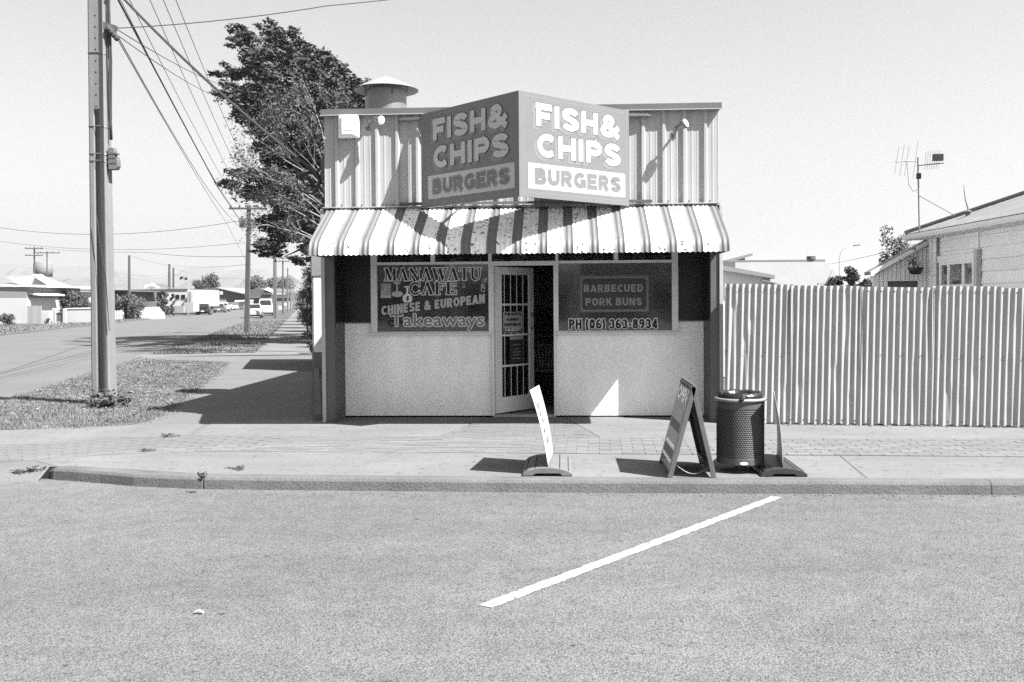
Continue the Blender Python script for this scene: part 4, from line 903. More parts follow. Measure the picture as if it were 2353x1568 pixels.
M_pvc = mat('white_pvc', 0.480, .4, var=.05, vs=4, wear=(.66, 7, .8)); M_rub = mat('rubber_base', .13, .7, var=.15, vs=8, fine=.2, fs=60); M_rubd = mat('dark_rubber', .035, .45, var=.15, vs=8, spec=.4); M_gpan = mat('grey_pvc', .34, .5, var=.12, vs=3)
nb, nt_, fb_, ft = W(1259, 1073, 8.72), W(1217, 897, 8.72), W(1271, 1046, 9.46), W(1237.5, 885.5, 9.46)
t, pn = swing('white swing sign seen edge on, on a grey rubber base in front of the door', W(1200, 1090, 8.7).x, W(1316, 1090, 8.7).x, .188, nb, nt_, fb_, ft, M_pvc, M_rub, 'faded white panel')
ey = (nt_-nb).normalized(); ex = (fb_-nb).normalized(); ex = (ex-ey*ex.dot(ey)).normalized(); en = ex.cross(ey)
hh = (nt_-nb).length; M_fade = mat('faded_print', .22, .5, var=.3, vs=20)
for a, c, z0_, z1_ in ((.18, .62, .72, .80), (.2, .5, .62, .69), (.3, .65, .52, .58), (.2, .6, .40, .45), (.35, .6, .22, .33)):
    r_ = MB(); O = nb+en*.013
    r_.poly([O+ex*x*.74+ey*y*hh+en*(.020*math.sin(math.pi*y)) for x, y in ((a, z0_), (c, z0_), (c, z1_), (a, z1_))]); r_.build('faded_print', M_fade, pn, recalc=False)
hp_ = nb+ex*.37+ey*hh*.95+en*.012; disc(hp_, ex, ey, .024, .016, M_black, pn, .003, 'hand_hole')
MB().tube([Vector((hp_.x-.5, 0, 0))*0+nb+Vector((-.02, -.0, -.05)), nb+Vector((-.02, 0, -.11))], .008, 6).build('pin', M_black, t)
nb, nt_, fb_, ft = W(1800, 1074, 8.72), W(1778.5, 898, 8.72), W(1786, 1047, 9.46), W(1777.5, 902, 9.46)
swing('dark based swing sign seen edge on, right of the litter bin', W(1748, 1090, 8.7).x, W(1856, 1090, 8.7).x, .188, nb, nt_, fb_, ft, M_gpan, M_rubd, 'thin grey panel')

# ================================================================== RIGHT SIDE: HOUSE BEHIND THE FENCE
M_wb = mat('weatherboard', 0.74, .7, var=.06, vs=2, fine=.04, fs=30, rnd=.05); M_rf = mat('old_iron_roof', 0.192, .6, var=.12, vs=1.2, streak=.3, sscale=(1.5, 9, 9), spec=.3)
HL, HR = W(2141, 620, 22.0), W(2331, 600, 18.2); ha = Vector((HR.x-HL.x, HR.y-HL.y, 0)).normalized(); hn = Vector((-ha.y, ha.x, 0))
if hn.y < 0: hn = -hn
H0 = Vector((HL.x, HL.y, 0)); ZE = W(2141, 548, 22.0).z; HLn = 9.0
ho = thing('weatherboard_house', 'pale weatherboard house with iron roof behind the fence at the right edge', 'house', H0+ha*3+EZ*.1)
MB().prism([H0+hn*.03+EZ*.09, H0+ha*HLn+hn*.03+EZ*.09, H0+ha*HLn+hn*6+EZ*.09, H0+hn*6+EZ*.09], (0, 0, ZE-.1)).build('wall_core', M_wb, ho)
z = .3; i = 0
while z < ZE:
    z1 = min(z+.232, ZE)
    MB().add([H0+EZ*z-hn*.022, H0+ha*HLn+EZ*z-hn*.022, H0+ha*HLn+EZ*z1-hn*.004, H0+EZ*z1-hn*.004, H0+EZ*z+hn*.02, H0+ha*HLn+EZ*z+hn*.02, H0+ha*HLn+EZ*z1+hn*.02, H0+EZ*z1+hn*.02], [(0,1,2,3),(4,7,6,5),(0,4,5,1),(3,2,6,7),(0,3,7,4),(1,5,6,2)]).build('weatherboard', M_wb, ho)
    z += .235
def hp3(u, v): 
    d = ray(u, v); dv = Vector(d); n = hn; k = (H0-Vector(CAM)).dot(n)/dv.dot(n); return Vector(CAM)+dv*k
def hs(u, v): q = hp3(u, v)-H0; return q.dot(ha), hp3(u, v).z
def c6(cx, cy): return (2120+cx/4.127)/1.0625, (340+cy/4.127)/1.0625
MB().bar(H0-hn*.03+ha*.06+EZ*.1, H0-hn*.03+ha*.06+EZ*ZE, .12, .05, up=hn).build('corner_board', M_wb, ho)
s_, z_ = hs(*c6(726, 1300)); MB().tube([H0-hn*.06+ha*s_+EZ*.1, H0-hn*.06+ha*s_+EZ*(ZE-.02)], .03, 8).build('downpipe', mat('downpipe', .25, .6), ho, smooth=True)
s_, z_ = hs(*c6(1135, 1110)); MB().bar(H0-hn*.07+ha*s_+EZ*.5, H0-hn*.07+ha*s_+EZ*z_, .13, .09, up=hn).build('conduit_cover', mat('conduit', .42, .7), ho); MB().tube([H0-hn*.05+ha*(s_-.02)+EZ*z_, H0-hn*.05+ha*(s_-.02)+EZ*(ZE-.02)], .016, 6).build('conduit', M_wb, ho)
# window
s0, zt_ = hs(*c6(742, 1250)); s1, zt2 = hs(*c6(1105, 1230)); zt_ = (zt_+zt2)/2+.02; zb_ = zt_-1.15
wn = MB().prism([H0-hn*.03+ha*s0+EZ*zb_, H0-hn*.03+ha*s1+EZ*zb_, H0-hn*.03+ha*s1+EZ*zt_, H0-hn*.03+ha*s0+EZ*zt_], hn*.02).build('window', glass('house_glass', .12, .22, .5, .3), ho)
M_hw = mat('house_window_paint', .72, .5); ws = s1-s0
for f0, f1 in ((0, .06), (.245, .305), (.66, .72), (.93, 1.0)):
    MB().prism([H0-hn*.065+ha*(s0+ws*f0)+EZ*(zb_+.06), H0-hn*.065+ha*(s0+ws*f1)+EZ*(zb_+.06), H0-hn*.065+ha*(s0+ws*f1)+EZ*(zt_-.06), H0-hn*.065+ha*(s0+ws*f0)+EZ*(zt_-.06)], hn*.03).build('window_bar', M_hw, wn)
for z0_, z1_ in ((zt_-.06, zt_+.005), (zt_-.52, zt_-.475), (zb_, zb_+.06)): MB().prism([H0-hn*.068+ha*s0+EZ*z0_, H0-hn*.068+ha*s1+EZ*z0_, H0-hn*.068+ha*s1+EZ*z1_, H0-hn*.068+ha*s0+EZ*z1_], hn*.034).build('window_bar', M_hw, wn)
MB().prism([H0-hn*.075+ha*(s0-.1)+EZ*(zt_+.005), H0-hn*.075+ha*(s1+.1)+EZ*(zt_+.005), H0-hn*.075+ha*(s1+.1)+EZ*(zt_+.14), H0-hn*.075+ha*(s0-.1)+EZ*(zt_+.14)], hn*.05).build('window_head', M_hw, wn)
# roof: hipped iron with gutter
OV = .42; E1 = H0-ha*OV-hn*OV; ZG = ZE+.12; TP = math.tan(math.radians(21.0)); rows = [[], []]; n_ = 420; RW = HLn+OV
for j in range(n_+1):
    q = RW*j/n_; tm = min(q, 3.2); h_ = .009*math.cos(2*math.pi*q/.0762)
    rows[0].append(E1+ha*q+EZ*(ZG+h_)); rows[1].append(E1+ha*q+hn*tm+EZ*(ZG+tm*TP+h_))
MB().grid(rows).build('roof', M_rf, ho, recalc=False)
MB().add([E1+EZ*ZG, E1+hn*6.8+EZ*ZG, E1+ha*3.2+hn*3.2+EZ*(ZG+3.2*TP)], [(0,1,2)]).build('roof_end', M_rf, ho); MB().add([E1+hn*6.8+EZ*ZG, E1+hn*6.8+ha*RW+EZ*ZG, E1+ha*RW+hn*3.2+EZ*(ZG+3.2*TP), E1+ha*3.2+hn*3.2+EZ*(ZG+3.2*TP)], [(0,1,2,3)]).build('roof_back', M_rf, ho)
MB().tube([E1+EZ*(ZG+.03), E1+(ha+hn)*3.2+EZ*(ZG+3.2*TP+.03)], .055, 8).build('hip_cap', M_dark, ho)
MB().tube([E1+(ha+hn)*3.2+EZ*(ZG+3.2*TP+.03), E1+ha*RW+hn*3.2+EZ*(ZG+3.2*TP+.03)], .055, 8).build('ridge_cap', M_dark, ho)
for p0, d0, ln in ((E1, ha, RW), (E1, hn, 6.8)):
    out = -hn if d0 is ha else -ha; sec = [(0, 0), (-.02, -.0), (.10, .0), (.12, .02), (.12, -.09), (.10, -.115), (0, -.115)]
    MB().prism([p0+out*(a-.03)+EZ*(ZG-.02+z) for a, z in ((0, -.02), (.11, -.01), (.12, -.06), (.10, -.115), (0, -.115))], d0*ln).build('gutter', mat('gutter_paint', .62, .5), ho)
MB().prism([E1+hn*.04+EZ*(ZE-.02), E1+ha*RW+hn*.04+EZ*(ZE-.02), E1+ha*RW+hn*.04+EZ*(ZG-.05), E1+hn*.04+EZ*(ZG-.05)], hn*.03).build('fascia', M_wb, ho); MB().prism([E1+hn*.07+EZ*(ZE-.02), E1+ha*RW+hn*.07+EZ*(ZE-.02), E1+ha*RW+hn*OV+EZ*(ZE-.02), E1+ha*.05+hn*OV+EZ*(ZE-.02)], EZ*.015).build('soffit', M_wb, ho)
vt = W(2240, 470, 21.5); 
# lean-to of vertical boards
LY = 22.35; le_ = thing('lean_to_shed', 'vertical boarded lean-to shed with sloping roof against the house', 'shed', W(2075, 720, LY)*1.0)
le_.location.z = .1
la, lb = W(2011, 628, LY), W(2140, 556, LY); nbd = 13
for i in range(nbd):
    xa = la.x+(lb.x-la.x)*i/nbd; xb = la.x+(lb.x-la.x)*(i+1)/nbd-.012; za = la.z+(lb.z-la.z)*i/nbd; zb = la.z+(lb.z-la.z)*(i+1)/nbd
    u_ = (i+.5)/nbd; lo_ = W(2075, 643, LY).z if .22 < u_ < .78 else .1
    MB().prism([(xa, LY, lo_), (xb, LY, lo_), (xb, LY, zb), (xa, LY, za)], (0, .03, 0)).build('board', M_wb, le_)
MB().prism([(la.x, LY+.032, la.z-.8), (lb.x, LY+.032, la.z-.8+.0), (lb.x, LY+.032, lb.z-.02), (la.x, LY+.032, la.z-.02)], (0, .02, 0)).build('backing', M_dark, le_)
BOX('dark_opening', (la.x+.25, LY+.06, .1), (lb.x-.25, LY+.09, la.z-.1), M_shut, le_)
BOX('lintel', (la.x-.01, LY-.02, W(2075, 643, LY).z-.03), (lb.x, LY-.001, W(2075, 643, LY).z), M_wb, le_)
MB().prism([(la.x-.14, LY-.12, la.z-.045), (lb.x+.05, LY-.12, lb.z+.045), (lb.x+.05, LY-.12, lb.z+.12), (la.x-.14, LY-.12, la.z+.03)], (0, .45, 0)).build('roof', M_rf, le_)
MB().prism([(la.x-.14, LY-.15, la.z-.07), (lb.x+.02, LY-.15, lb.z+.01), (lb.x+.02, LY-.15, lb.z+.11), (la.x-.14, LY-.15, la.z+.03)], (0, .028, 0)).build('barge_board', M_wb, le_)
BOX('side_wall', (la.x, LY+.05, .1), (la.x+.03, LY+.4, la.z-.06), M_wb, le_)
# hanging basket
hb = W(2104, 615, LY-.35); t = thing('hanging_basket', 'dark hanging flower basket in front of the lean-to boards', 'basket', (hb.x, hb.y, hb.z-.12))
MB().lathe([(.0, -.155), (.10, -.15), (.16, -.05), (.175, .0), (.155, .0), (.14, -.05), (0, -.1)], hb, 20).build('bowl', M_black, t, smooth=True)
for a in (0.3, 2.4, 4.5): MB().tube([hb+Vector((.17*math.cos(a), .17*math.sin(a), 0)), hb+Vector((0, 0, .42))], .004, 4).build('chain', M_iron, t)
MB().bar(hb+Vector((0, .0, .42)), hb+Vector((0, .38, .42)), .02).build('hook', M_iron, t)
leafmesh('plant', np.array(hb)+RNG.normal(size=(90, 3))*np.array([.05, .05, .07])+np.array([-.05, 0, .10]), .03, M_weed, t, flat=2)
# television aerial
AY = 21.6; mb, mt = W(2113, 548, AY), W(2109, 362, AY); t = thing('tv_aerial', 'television aerial mast with two antennas on the house gutter', 'aerial', mb)
M_al = mat('aerial_metal', .16, .5)
MB().tube([mb, mt], .017, 8).build('mast', M_al, t)
p0, p1 = W(2058, 372, AY-.1), W(2107, 370, AY); MB().tube([p0, p1], .013, 6).build('boom', M_al, t)
for u, l in ((2060, 28), (2072, 34), (2083, 32), (2103, 40)):
    q = W(u, 371, AY-.05); MB().tube([q+Vector((-.03, -.25, l/104)), q+Vector((.04, .25, -l/110*.95))], .0038, 4).build('element', M_al, t)
p0, p1 = W(2107, 381, AY), W(2169, 375, AY-.3); MB().tube([p0, p1], .013, 6).build('boom', M_al, t)
for i in range(7):
    q = p0.lerp(p1, .32+.085*i)+Vector((0, 0, .10)); MB().tube([q+Vector((-.05, -.16, .16)), q, q+Vector((.02, .1, -.20))], .0035, 4).build('element', M_al, t)
q = p0.lerp(p1, .78)+EZ*.13; MB().obox(q, (.1, 0, 0), (0, .05, 0), (0, 0, .07)).build('dipole_box', M_black, t)
q = W(2111, 405, AY); MB().obox(q, (.04, 0, 0), (0, .04, 0), (0, 0, .06)).build('clamp_box', M_black, t)
p0, p1 = W(2112, 450, AY), W(2194, 496, 20.6); MB().tube([p0, p1], .008, 5).build('stay_wire', M_al, t)
pts = [W(2084, 374, AY), W(2088, 425, AY), W(2098, 441, AY), W(2108, 436, AY)]; MB().tube(pts, .006, 5).build('lead', M_al, t)
p = W(2224, 487, 20.8); t = thing('roof_vent', 'small vent with curved whip aerial on the house ridge', 'vent', p)
MB().lathe([(.05, -.25), (.05, 0), (.09, .0), (.0, .06)], p+Vector((.0, .0, .0)), 10).build('cap', M_dark, t); MB().tube([p+Vector((.05, 0, -.1)), p+Vector((-.05, 0, .25)), p+Vector((-.09, 0, .55))], [.02, .012, .006], 6).build('whip', M_al, t)

# ================================================================== FOLIAGE
M_leafd = mat('dark_foliage', 0.07, .7, var=.35, vs=1.2, spec=.15); M_leafm = mat('mid_foliage', 0.09, .75, var=.35, vs=1.5, spec=.15); M_leafp = mat('far_foliage', .12, .8, var=.3, vs=.5, spec=.1)
M_bark = mat('dark_bark', .10, .9, var=.3, vs=6); M_pale = mat('pale_bark', 0.240, .8, var=.2, vs=5)
def lumps(centers, n, size, sq=(1, 1, .75), shell=.55, bias=(0, 0, 0)):
    C = []; tot = sum(r*r for _, r in centers)
    for c, r in centers:
        k = max(8, int(n*r*r/tot)); v = RNG.normal(size=(k, 3)); v /= np.linalg.norm(v, axis=1)[:, None]
        rad = r*(shell+(1-shell)*RNG.uniform(size=(k, 1))**.6)*RNG.uniform(.82, 1.12, (k, 1))
        C.append(np.array(c)+v*rad*np.array(sq)+np.array(bias)*RNG.uniform(size=(k, 1)))
    return np.vstack(C)
# the big dark tree behind the shop
TY = 37.0
big = [(300,140,60),(330,240,105),(270,280,55),(620,80,50),(560,135,50),(650,200,95),(850,160,50),(760,260,105),(880,265,60),(560,310,105),(980,340,65),(420,420,115),(600,420,125),(760,420,130),(920,450,130),(1080,450,105),(1190,450,80),(1100,560,125),(1270,560,95),(1365,580,45),(170,520,45),(140,590,55),(60,600,28),(260,600,85),(400,560,115),(560,580,125),(720,600,130),(880,640,130),(1040,700,130),(1200,680,115),(1350,700,85),(1460,660,45),(1510,770,90),(1350,820,110),(1200,850,110),(200,700,65),(90,790,55),(200,830,85),(330,870,95),(400,940,100),(640,830,110),(560,960,105),(740,790,115),(800,900,120),(930,850,130),(1000,960,130),(500,1030,85),(620,1090,100),(750,1080,120),(900,1100,120),(1010,1130,100),(430,1110,55),(520,1170,45),(620,1220,45),(740,1290,80),(880,1300,100),(1000,1280,100),(980,1450,90),(1030,1560,80)]
def c8(cx, cy): return 489.4+cx/4.384, 37.6+cy/4.384
def c9(cx, cy): return (560+cx/4.127)/1.0625, (480+cy/4.127)/1.0625
rt = random.Random(9); cen = []
px = TY/2246.0
for cx, cy, r in big:
    u, v = c8(cx, cy); rr = r/4.384*px*1.02; cen.append((W(u, v, TY+rt.uniform(-5.0, 4.5)), rr))
for cx, cy, r in ((700,60,90),(820,120,110),(760,200,90),(860,300,90),(800,380,80),(780,440,55),(690,430,45),(850,480,60),(820,560,60),(720,660,45),(760,690,35),(650,330,60),(600,230,60),(880,640,60)):
    u, v = c9(cx, cy); cen.append((W(u, v, TY-3+rt.uniform(-1.5, 1.5)), r/4.384*px))
for u, v, r in ((700, 400, 26), (722, 432, 28), (690, 440, 20), (664, 405, 18), (652, 362, 24), (622, 330, 18), (735, 380, 28), (600, 302, 18), (598, 203, 15), (566, 212, 15), (690, 350, 26), (730, 330, 28), (640, 300, 24), (745, 300, 30), (760, 480, 30), (735, 560, 24), (850, 200, 17), (845, 228, 20), (820, 205, 20), (868, 218, 12), (800, 230, 24)):
    cen.append((W(u, v, TY+rt.uniform(-3, 2.5)), r*px))
for i in range(26):  # unseen lumps behind the shop, added to widen the tree's cast shadow
    cen.append((Vector((rt.uniform(-8.8, -4.2), rt.uniform(34.5, 43), rt.uniform(3.2, 7.6))), rt.uniform(.7, 1.1)))
for i in range(34):
    cen.append((W(rt.uniform(632, 738), rt.uniform(300, 590), rt.uniform(34, 41)), rt.uniform(.30, .55)))
for i in range(26):  # lumps hidden behind the visible crown, added to thicken its cast shadow
    cen.append((Vector((rt.uniform(-12.6, -8.2), rt.uniform(38, 43.5), rt.uniform(6.0, 10.2))), rt.uniform(.7, 1.0)))
tr = thing('evergreen_tree', 'tall windswept dark evergreen tree behind the shop', 'tree', (-9.0, 37, .1))
cen = [(c, r*1.12) for c, r in cen]; sub = []
for c, r in cen:
    for k in range(7):
        a = rt.uniform(0, 6.28); e = rt.uniform(-.6, .9); q = math.sqrt(1-min(e*e, .9)); sub.append((c+Vector((q*math.cos(a)*r*.95-.08, q*math.sin(a)*r*.8, e*r*.75)), r*rt.uniform(.26, .5)))
b = MB(); fork = Vector((-9.0, 37.0, 3.0)); b.tube([(-8.9, 37, -.1), (-9.0, 37.1, 1.5), fork, (-9.4, 37, 5.5), (-9.9, 37, 8.5)], [.42, .36, .33, .25, .1], 10)
for c, r in cen[::3]:
    q = c-Vector((0, 0, r*.3)); m_ = fork.lerp(q, .5)+Vector((rt.uniform(-.3, .3), 0, .5)); b.tube([fork+Vector((-.12*(q.z-3)*0, 0, rt.uniform(0, 3))), m_, fork.lerp(q, .85)], [.10, .05, .012], 5)
b.build('trunk', M_bark, tr, smooth=True)
C = np.vstack([lumps(cen, 60000, .1, (1, .9, .75), .15, (-.10, 0, .05)), lumps(sub, 130000, .1, (1.35, 1.1, .6), .1, (-.22, 0, .10))]); leafmesh('crown', C, .080, M_leafd, tr, flat=.45, aspect=.40, jitter=.75)
# pale leaning deciduous tree nearer the corner
PY = 30.0; pt = thing('pale_branched_tree', 'sparse tree with pale bare twigs in front of the evergreen', 'tree', (-7.3, 30, .1))
base = Vector((-7.0, 30.0, .1)); b = MB(); tips = []; r3 = random.Random(15)
trunk_top = W(735, 520, PY); b.tube([base, base.lerp(trunk_top, .5)+Vector((.1, 0, 0)), trunk_top], [.16, .12, .09], 8)
def branch(p, q, r, lvl):
    mid = p.lerp(q, .5)+Vector((r3.uniform(-.15, .15), r3.uniform(-.3, .3), r3.uniform(.0, .25)))*(q-p).length*.4
    b.tube([p, p.lerp(mid, .55)+Vector((0, 0, .03)), mid, q], [r, r*.85, r*.7, r*.3], 5)
    if lvl == 0: tips.append(q); return
    L = (q-p).length
    for k in range(4 if lvl > 1 else 3):
        s_ = mid.lerp(q, r3.uniform(.0, 1.0)); d = (q-p).normalized()+Vector((r3.gauss(0, .5), r3.gauss(0, .5), r3.gauss(.1, .45))); branch(s_, s_+d.normalized()*L*r3.uniform(.3, .55), r*.5, lvl-1)
    tips.append(q)
for u, v, u0, v0 in ((600, 325, 735, 420), (575, 400, 735, 470), (610, 460, 738, 500), (640, 300, 735, 400), (690, 265, 745, 380), (660, 360, 740, 430), (585, 455, 735, 520), (620, 520, 735, 560), (700, 330, 745, 410), (650, 420, 740, 470), (720, 240, 750, 360), (760, 250, 770, 330), (670, 520, 740, 560), (690, 450, 742, 500)):
    branch(W(u0, v0, PY), W(u, v, PY+r3.uniform(-1.2, 1.2)), .022, 3)
b.build('trunk', M_pale, pt, smooth=True)
TP_ = np.array([list(t_) for t_ in tips]); C = np.repeat(TP_, 7, 0)+RNG.normal(size=(len(TP_)*7, 3))*np.array([.13, .13, .10]); leafmesh('crown', C, .045, M_leafm, pt, flat=.7, aspect=.45)
def bush(name, label, c, rx, ry, rz, n, size, m, cat='shrub', group=None, k=16, trunk=True, lz=0.0):
    """rounded or upright plant: its top reaches rz above the ground"""
    c = Vector(c); t = thing(name, label, cat, c, group); r = random.Random(int(abs(c.x*97+c.y*13)))
    cs = []; R0 = min(max(rx, .2), rz)
    for i in range(k):
        a = r.uniform(0, 6.28); e = (i+.5)/k; rr = R0*r.uniform(.24, .40); q = math.sqrt(r.random())*math.sqrt(max(.06, 1-(abs(e-.35)/.68)**2.2))
        cs.append((c+Vector((max(rx-rr*.7, .05)*q*math.cos(a), max(ry-rr*.7, .05)*q*math.sin(a), rr*.6+(rz-1.4*rr)*e+lz)), rr))
    if trunk:
        b = MB()
        for cc_, rr in cs[::3]: b.tube([c+Vector((0, 0, -.05)), c.lerp(cc_, .5)+Vector((0, 0, .1)), cc_], [.025*max(rz, 1), .02, .01], 5)
        b.build('trunk', M_bark, t)
    leafmesh('crown', lumps(cs, n, size, (1, 1, .85), .3), size, m, t, flat=.8, aspect=.5); return t
# planting along the right-hand side of the street
for i, (s_, edge, rx, rz, lab) in enumerate(((13.2, 4.75, .35, .8, 'low shrub at the back corner of the block outbuilding'), (17.5, 4.7, .55, 1.0, 'leafy low plant by the shaded side path'), (21, 4.6, .8, 2.6, 'bush beyond the outbuilding at the side path'), (26, 4.4, .7, 1.0, 'spiky low plant spilling over the side path'),
        (31, 4.45, 1.1, 4.1, 'tall bush over the path below the pale twigs'), (36, 4.35, 1.3, 4.5, 'dense tall hedge bush halfway along the side path'), (43, 4.3, 1.5, 4.6, 'dark hedge tree beyond the tall bush'), (52, 4.1, 1.8, 4.6, 'hedge tree far along the side path'), (64, 3.9, 2.1, 4.8, 'next to last hedge tree on the side path'), (82, 3.7, 2.6, 5.0, 'farthest hedge tree on the side path'))):
    bush('hedge_bush', lab, S(s_, edge+rx, .1), rx, rx, rz, 5200 if rz > 2 else 1500, .075 if rz > 2 else .045, M_leafd, 'bush', 'bushes along the side path', k=30 if rz > 2 else 14)
# behind the iron fence
for u, top, rx, n, lab in ((1957, 610, .19, 4200, 'dark conifer shrub showing tallest above the fence'), (1924, 631, .22, 3600, 'dark conifer left of the tallest one above the fence'), (1984, 638, .20, 3000, 'lower dark conifer touching the lean-to above the fence'), (1903, 645, .16, 1500, 'lowest dark conifer tip at the left end of the group above the fence')):
    z_ = W(u, top, 17.5).z; bush('conifer_shrub', lab, (W(u, 690, 17.5).x, 17.5, .1), rx*1.15, rx, z_-1.25, n, .024, M_leafd, 'shrub', 'conifers behind the fence', k=26, lz=1.15)
p = W(2068, 560, 27); bush('garden_tree', 'leafy garden tree behind the lean-to roof', (p.x, 27, .1), .75, .8, 3.35, 4200, .038, M_leafm, 'tree', k=34)
p = W(2040, 560, 28); bush('garden_tree', 'sparse sprig of a garden tree left of the leafy one behind the lean-to', (p.x, 28, .1), .55, .6, 3.75, 900, .04, M_leafm, 'tree', k=18)
p = W(1915, 650, 22); bush('garden_shrub', 'thin pale shrub tops peeping over the fence', (W(1910, 650, 22).x-.0, 22, .1), .7, .5, 2.0, 900, .03, M_leafm, k=16)

# ================================================================== FAR RIGHT ROOFS
M_froof = mat('pale_iron_roof', 0.192, .6, var=.05, vs=.6, streak=.08, sscale=(6, .5, .5)); M_fwall = mat('pale_wall', 0.320, .8, var=.05, vs=1)
def roofed(name, label, cat, eave, ridge, Ye, Yr, wall_mat, roof_mat, wall_base=.08, group=None):
    """gabled or hipped block: eave (uL, uR, v), ridge (uL, uR, v) as seen; Ye/Yr the distance of eave and ridge"""
    a, b_ = W(eave[0], eave[2], Ye), W(eave[1], eave[2], Ye); r0, r1 = W(ridge[0], ridge[2], Yr), W(ridge[1], ridge[2], Yr); Yb = 2*Yr-Ye
    ze = (a.z+b_.z)/2; zr_ = (r0.z+r1.z)/2
    t = thing(name, label, cat, ((a.x+b_.x)/2, Yr, .1), group)
    BOX('wall', (a.x+.4, Ye+.5, wall_base), (b_.x-.4, Yb-.5, ze), wall_mat, t)
    rf_ = MB().add([(a.x, Ye, ze), (b_.x, Ye, ze), (r1.x, Yr, zr_), (r0.x, Yr, zr_), (a.x, Yb, ze), (b_.x, Yb, ze)], [(0,1,2,3), (4,3,2,5), (0,3,4), (1,5,2), (0,4,5,1)]).build('roof', roof_mat, t)
    MB().bar((r0.x, Yr, zr_+.02), (r1.x, Yr, zr_+.02), .25, .08).build('ridge_cap', roof_mat, rf_)
    MB().bar((a.x, Ye-.03, ze-.08), (b_.x, Ye-.03, ze-.08), .06, .18).build('gutter', M_hw, t)
    return t, a, b_, ze
t, a_, b_, ze = roofed('hall', 'long pale iron roofed building beyond the fence', 'building', (1600, 1955, 672), (1580, 1895, 601), 42, 47, M_fwall, M_froof)
q = W(1864, 599, 47); MB().lathe([(.12, -.3), (.12, 0), (.22, .05), (.22, .2), (0, .2)], q, 10).build('roof_ventilator', M_dark, t)
# low gabled roof close behind the fence next to the shop
GY = 20.0; t = thing('garden_shed', 'low gabled shed roof just behind the fence beside the shop', 'shed', W(1700, 640, GY)*1.0); t.location.z = .1
g0, g1, g2 = W(1655, 622, GY), W(1770, 640, GY), W(1775, 650, GY)
MB().prism([g0, g1, (g1.x, GY, .1), (g0.x, GY, .1)], (0, 3, 0)).build('wall', mat('shed_wall', .40, .8), t)
MB().prism([g0+Vector((0, -.2, .10)), g1+Vector((.05, -.2, .06)), g1+Vector((.05, -.2, -.01)), g0+Vector((0, -.2, .0))], (0, 3.3, 0)).build('roof', M_froof, t)
MB().prism([W(1752, 643, GY-.25), W(1787, 651, GY-.25), W(1787, 653, GY-.25), W(1752, 646, GY-.25)], (0, 1.2, 0)).build('porch_roof', M_froof, t)
p0 = W(1670, 617, GY); MB().obox(p0+Vector((.03, .1, .05)), (.14, 0, -.02), (0, .1, 0), (0, 0, .09)).build('chimney', M_dark, t)
g0, g1 = W(1640, 612, 60), W(1712, 592, 60); t = thing('white_gable', 'white gable end far behind the shop awning on the right', 'building', (g0.x, 60, .1))
MB().prism([g0, g1, (g1.x, 60, .1), (g0.x-4, 60, .1), (g0.x-4, 60, g0.z-1)], (0, 8, 0)).build('wall', M_fwall, t); MB().prism([g0+Vector((-3, -.3, -.8)), g1+Vector((.4, -.3, .1)), g1+Vector((.4, -.3, .25)), g0+Vector((-3, -.3, -.6))], (0, 8.5, 0)).build('roof', mat('slate', .22, .7), t)
t = thing('street_lamp', 'thin curved street lamp pole above the far pale roof', 'lamp', W(1929, 700, 70)); t.location.z = .1
p0, p1, p2, p3, p4 = W(1929, 690, 70), W(1929, 600, 70), W(1932, 580, 70), W(1942, 568, 70), W(1960, 565, 70); MB().tube([(p0.x, 70, .1), p1, p2, p3, p4], [.05, .04, .035, .03, .03], 6).build('pole', mat('lamp_pole', .45, .5), t, smooth=True)
MB().bar(p4, p4+Vector((.5, 0, .05)), .12, .08).build('lamp_head', M_steel, t)

# ================================================================== POLES AND WIRES
M_pole = mat('pole_concrete', 0.185, .9, var=.10, vs=2, fine=.12, fs=50, bump=.4, bd=.005, streak=.2, sscale=(9, 9, .35)); M_wood = mat('pole_timber', 0.096, .9, var=.2, vs=4, streak=.2, sscale=(12, 12, .5)); M_wire = mat('wire', .045, .6)
P1 = G(243, 930); px1, py1 = P1.x-.02, P1.y
p1 = thing('concrete_power_pole', 'big concrete power pole with long recessed face at the left of the picture', 'power pole', (px1, py1, .1))
def sec(z, notch):
    f = (z-.1)/9.9; hw = .150*(1-f)+.108*f; dd = .13*(1-f)+.10*f; c = .025; cx_ = px1-.02*f*0
    nd = .085*(1 if notch else 0.0); nw = .055*(1-f)+.048*f
    o = [(-hw+c, -dd), (-nw, -dd), (-nw+.012, -dd+nd), (nw-.012, -dd+nd), (nw, -dd), (hw-c, -dd), (hw, -dd+c), (hw, dd-c), (hw-c, dd), (-hw+c, dd), (-hw, dd-c), (-hw, -dd+c)]
    return [(cx_+a, py1+b_, z) for a, b_ in o]
zn = W(240, 262, py1).z
b = MB().loft([sec(.0, 1), sec(zn-.25, 1), sec(zn-.02, 1), sec(zn+.06, 0), sec(zn+.10, 0), sec(10.0, 0)]); b.build('shaft', M_pole, p1)
bo = MB()
for i in range(9):
    z = W(250, 40+26*i, py1).z; ff = (z-.1)/9.9; dd_ = .13*(1-ff)+.10*ff; bo.tube([(px1, py1-dd_-.0015, z), (px1, py1-dd_+.02, z)], .014, 8)
tag(bo.build('bolt_holes', M_black, p1), kind='stuff')
def bandz(v): return W(240, v, py1).z
for v in (126, 294, 357, 373):
    z = bandz(v); s4 = sec(z, 0); MB().tube([Vector(s4[i])+Vector((0, -.006, .02*(.5-(i in (5, 6, 7))))) for i in (0, 1, 4, 5, 6, 7, 8, 9, 10, 11)], .008, 6, closed=True).build('strap', M_steel, p1)
hwt = lambda z: .150*(1-(z-.1)/9.9)+.108*((z-.1)/9.9)
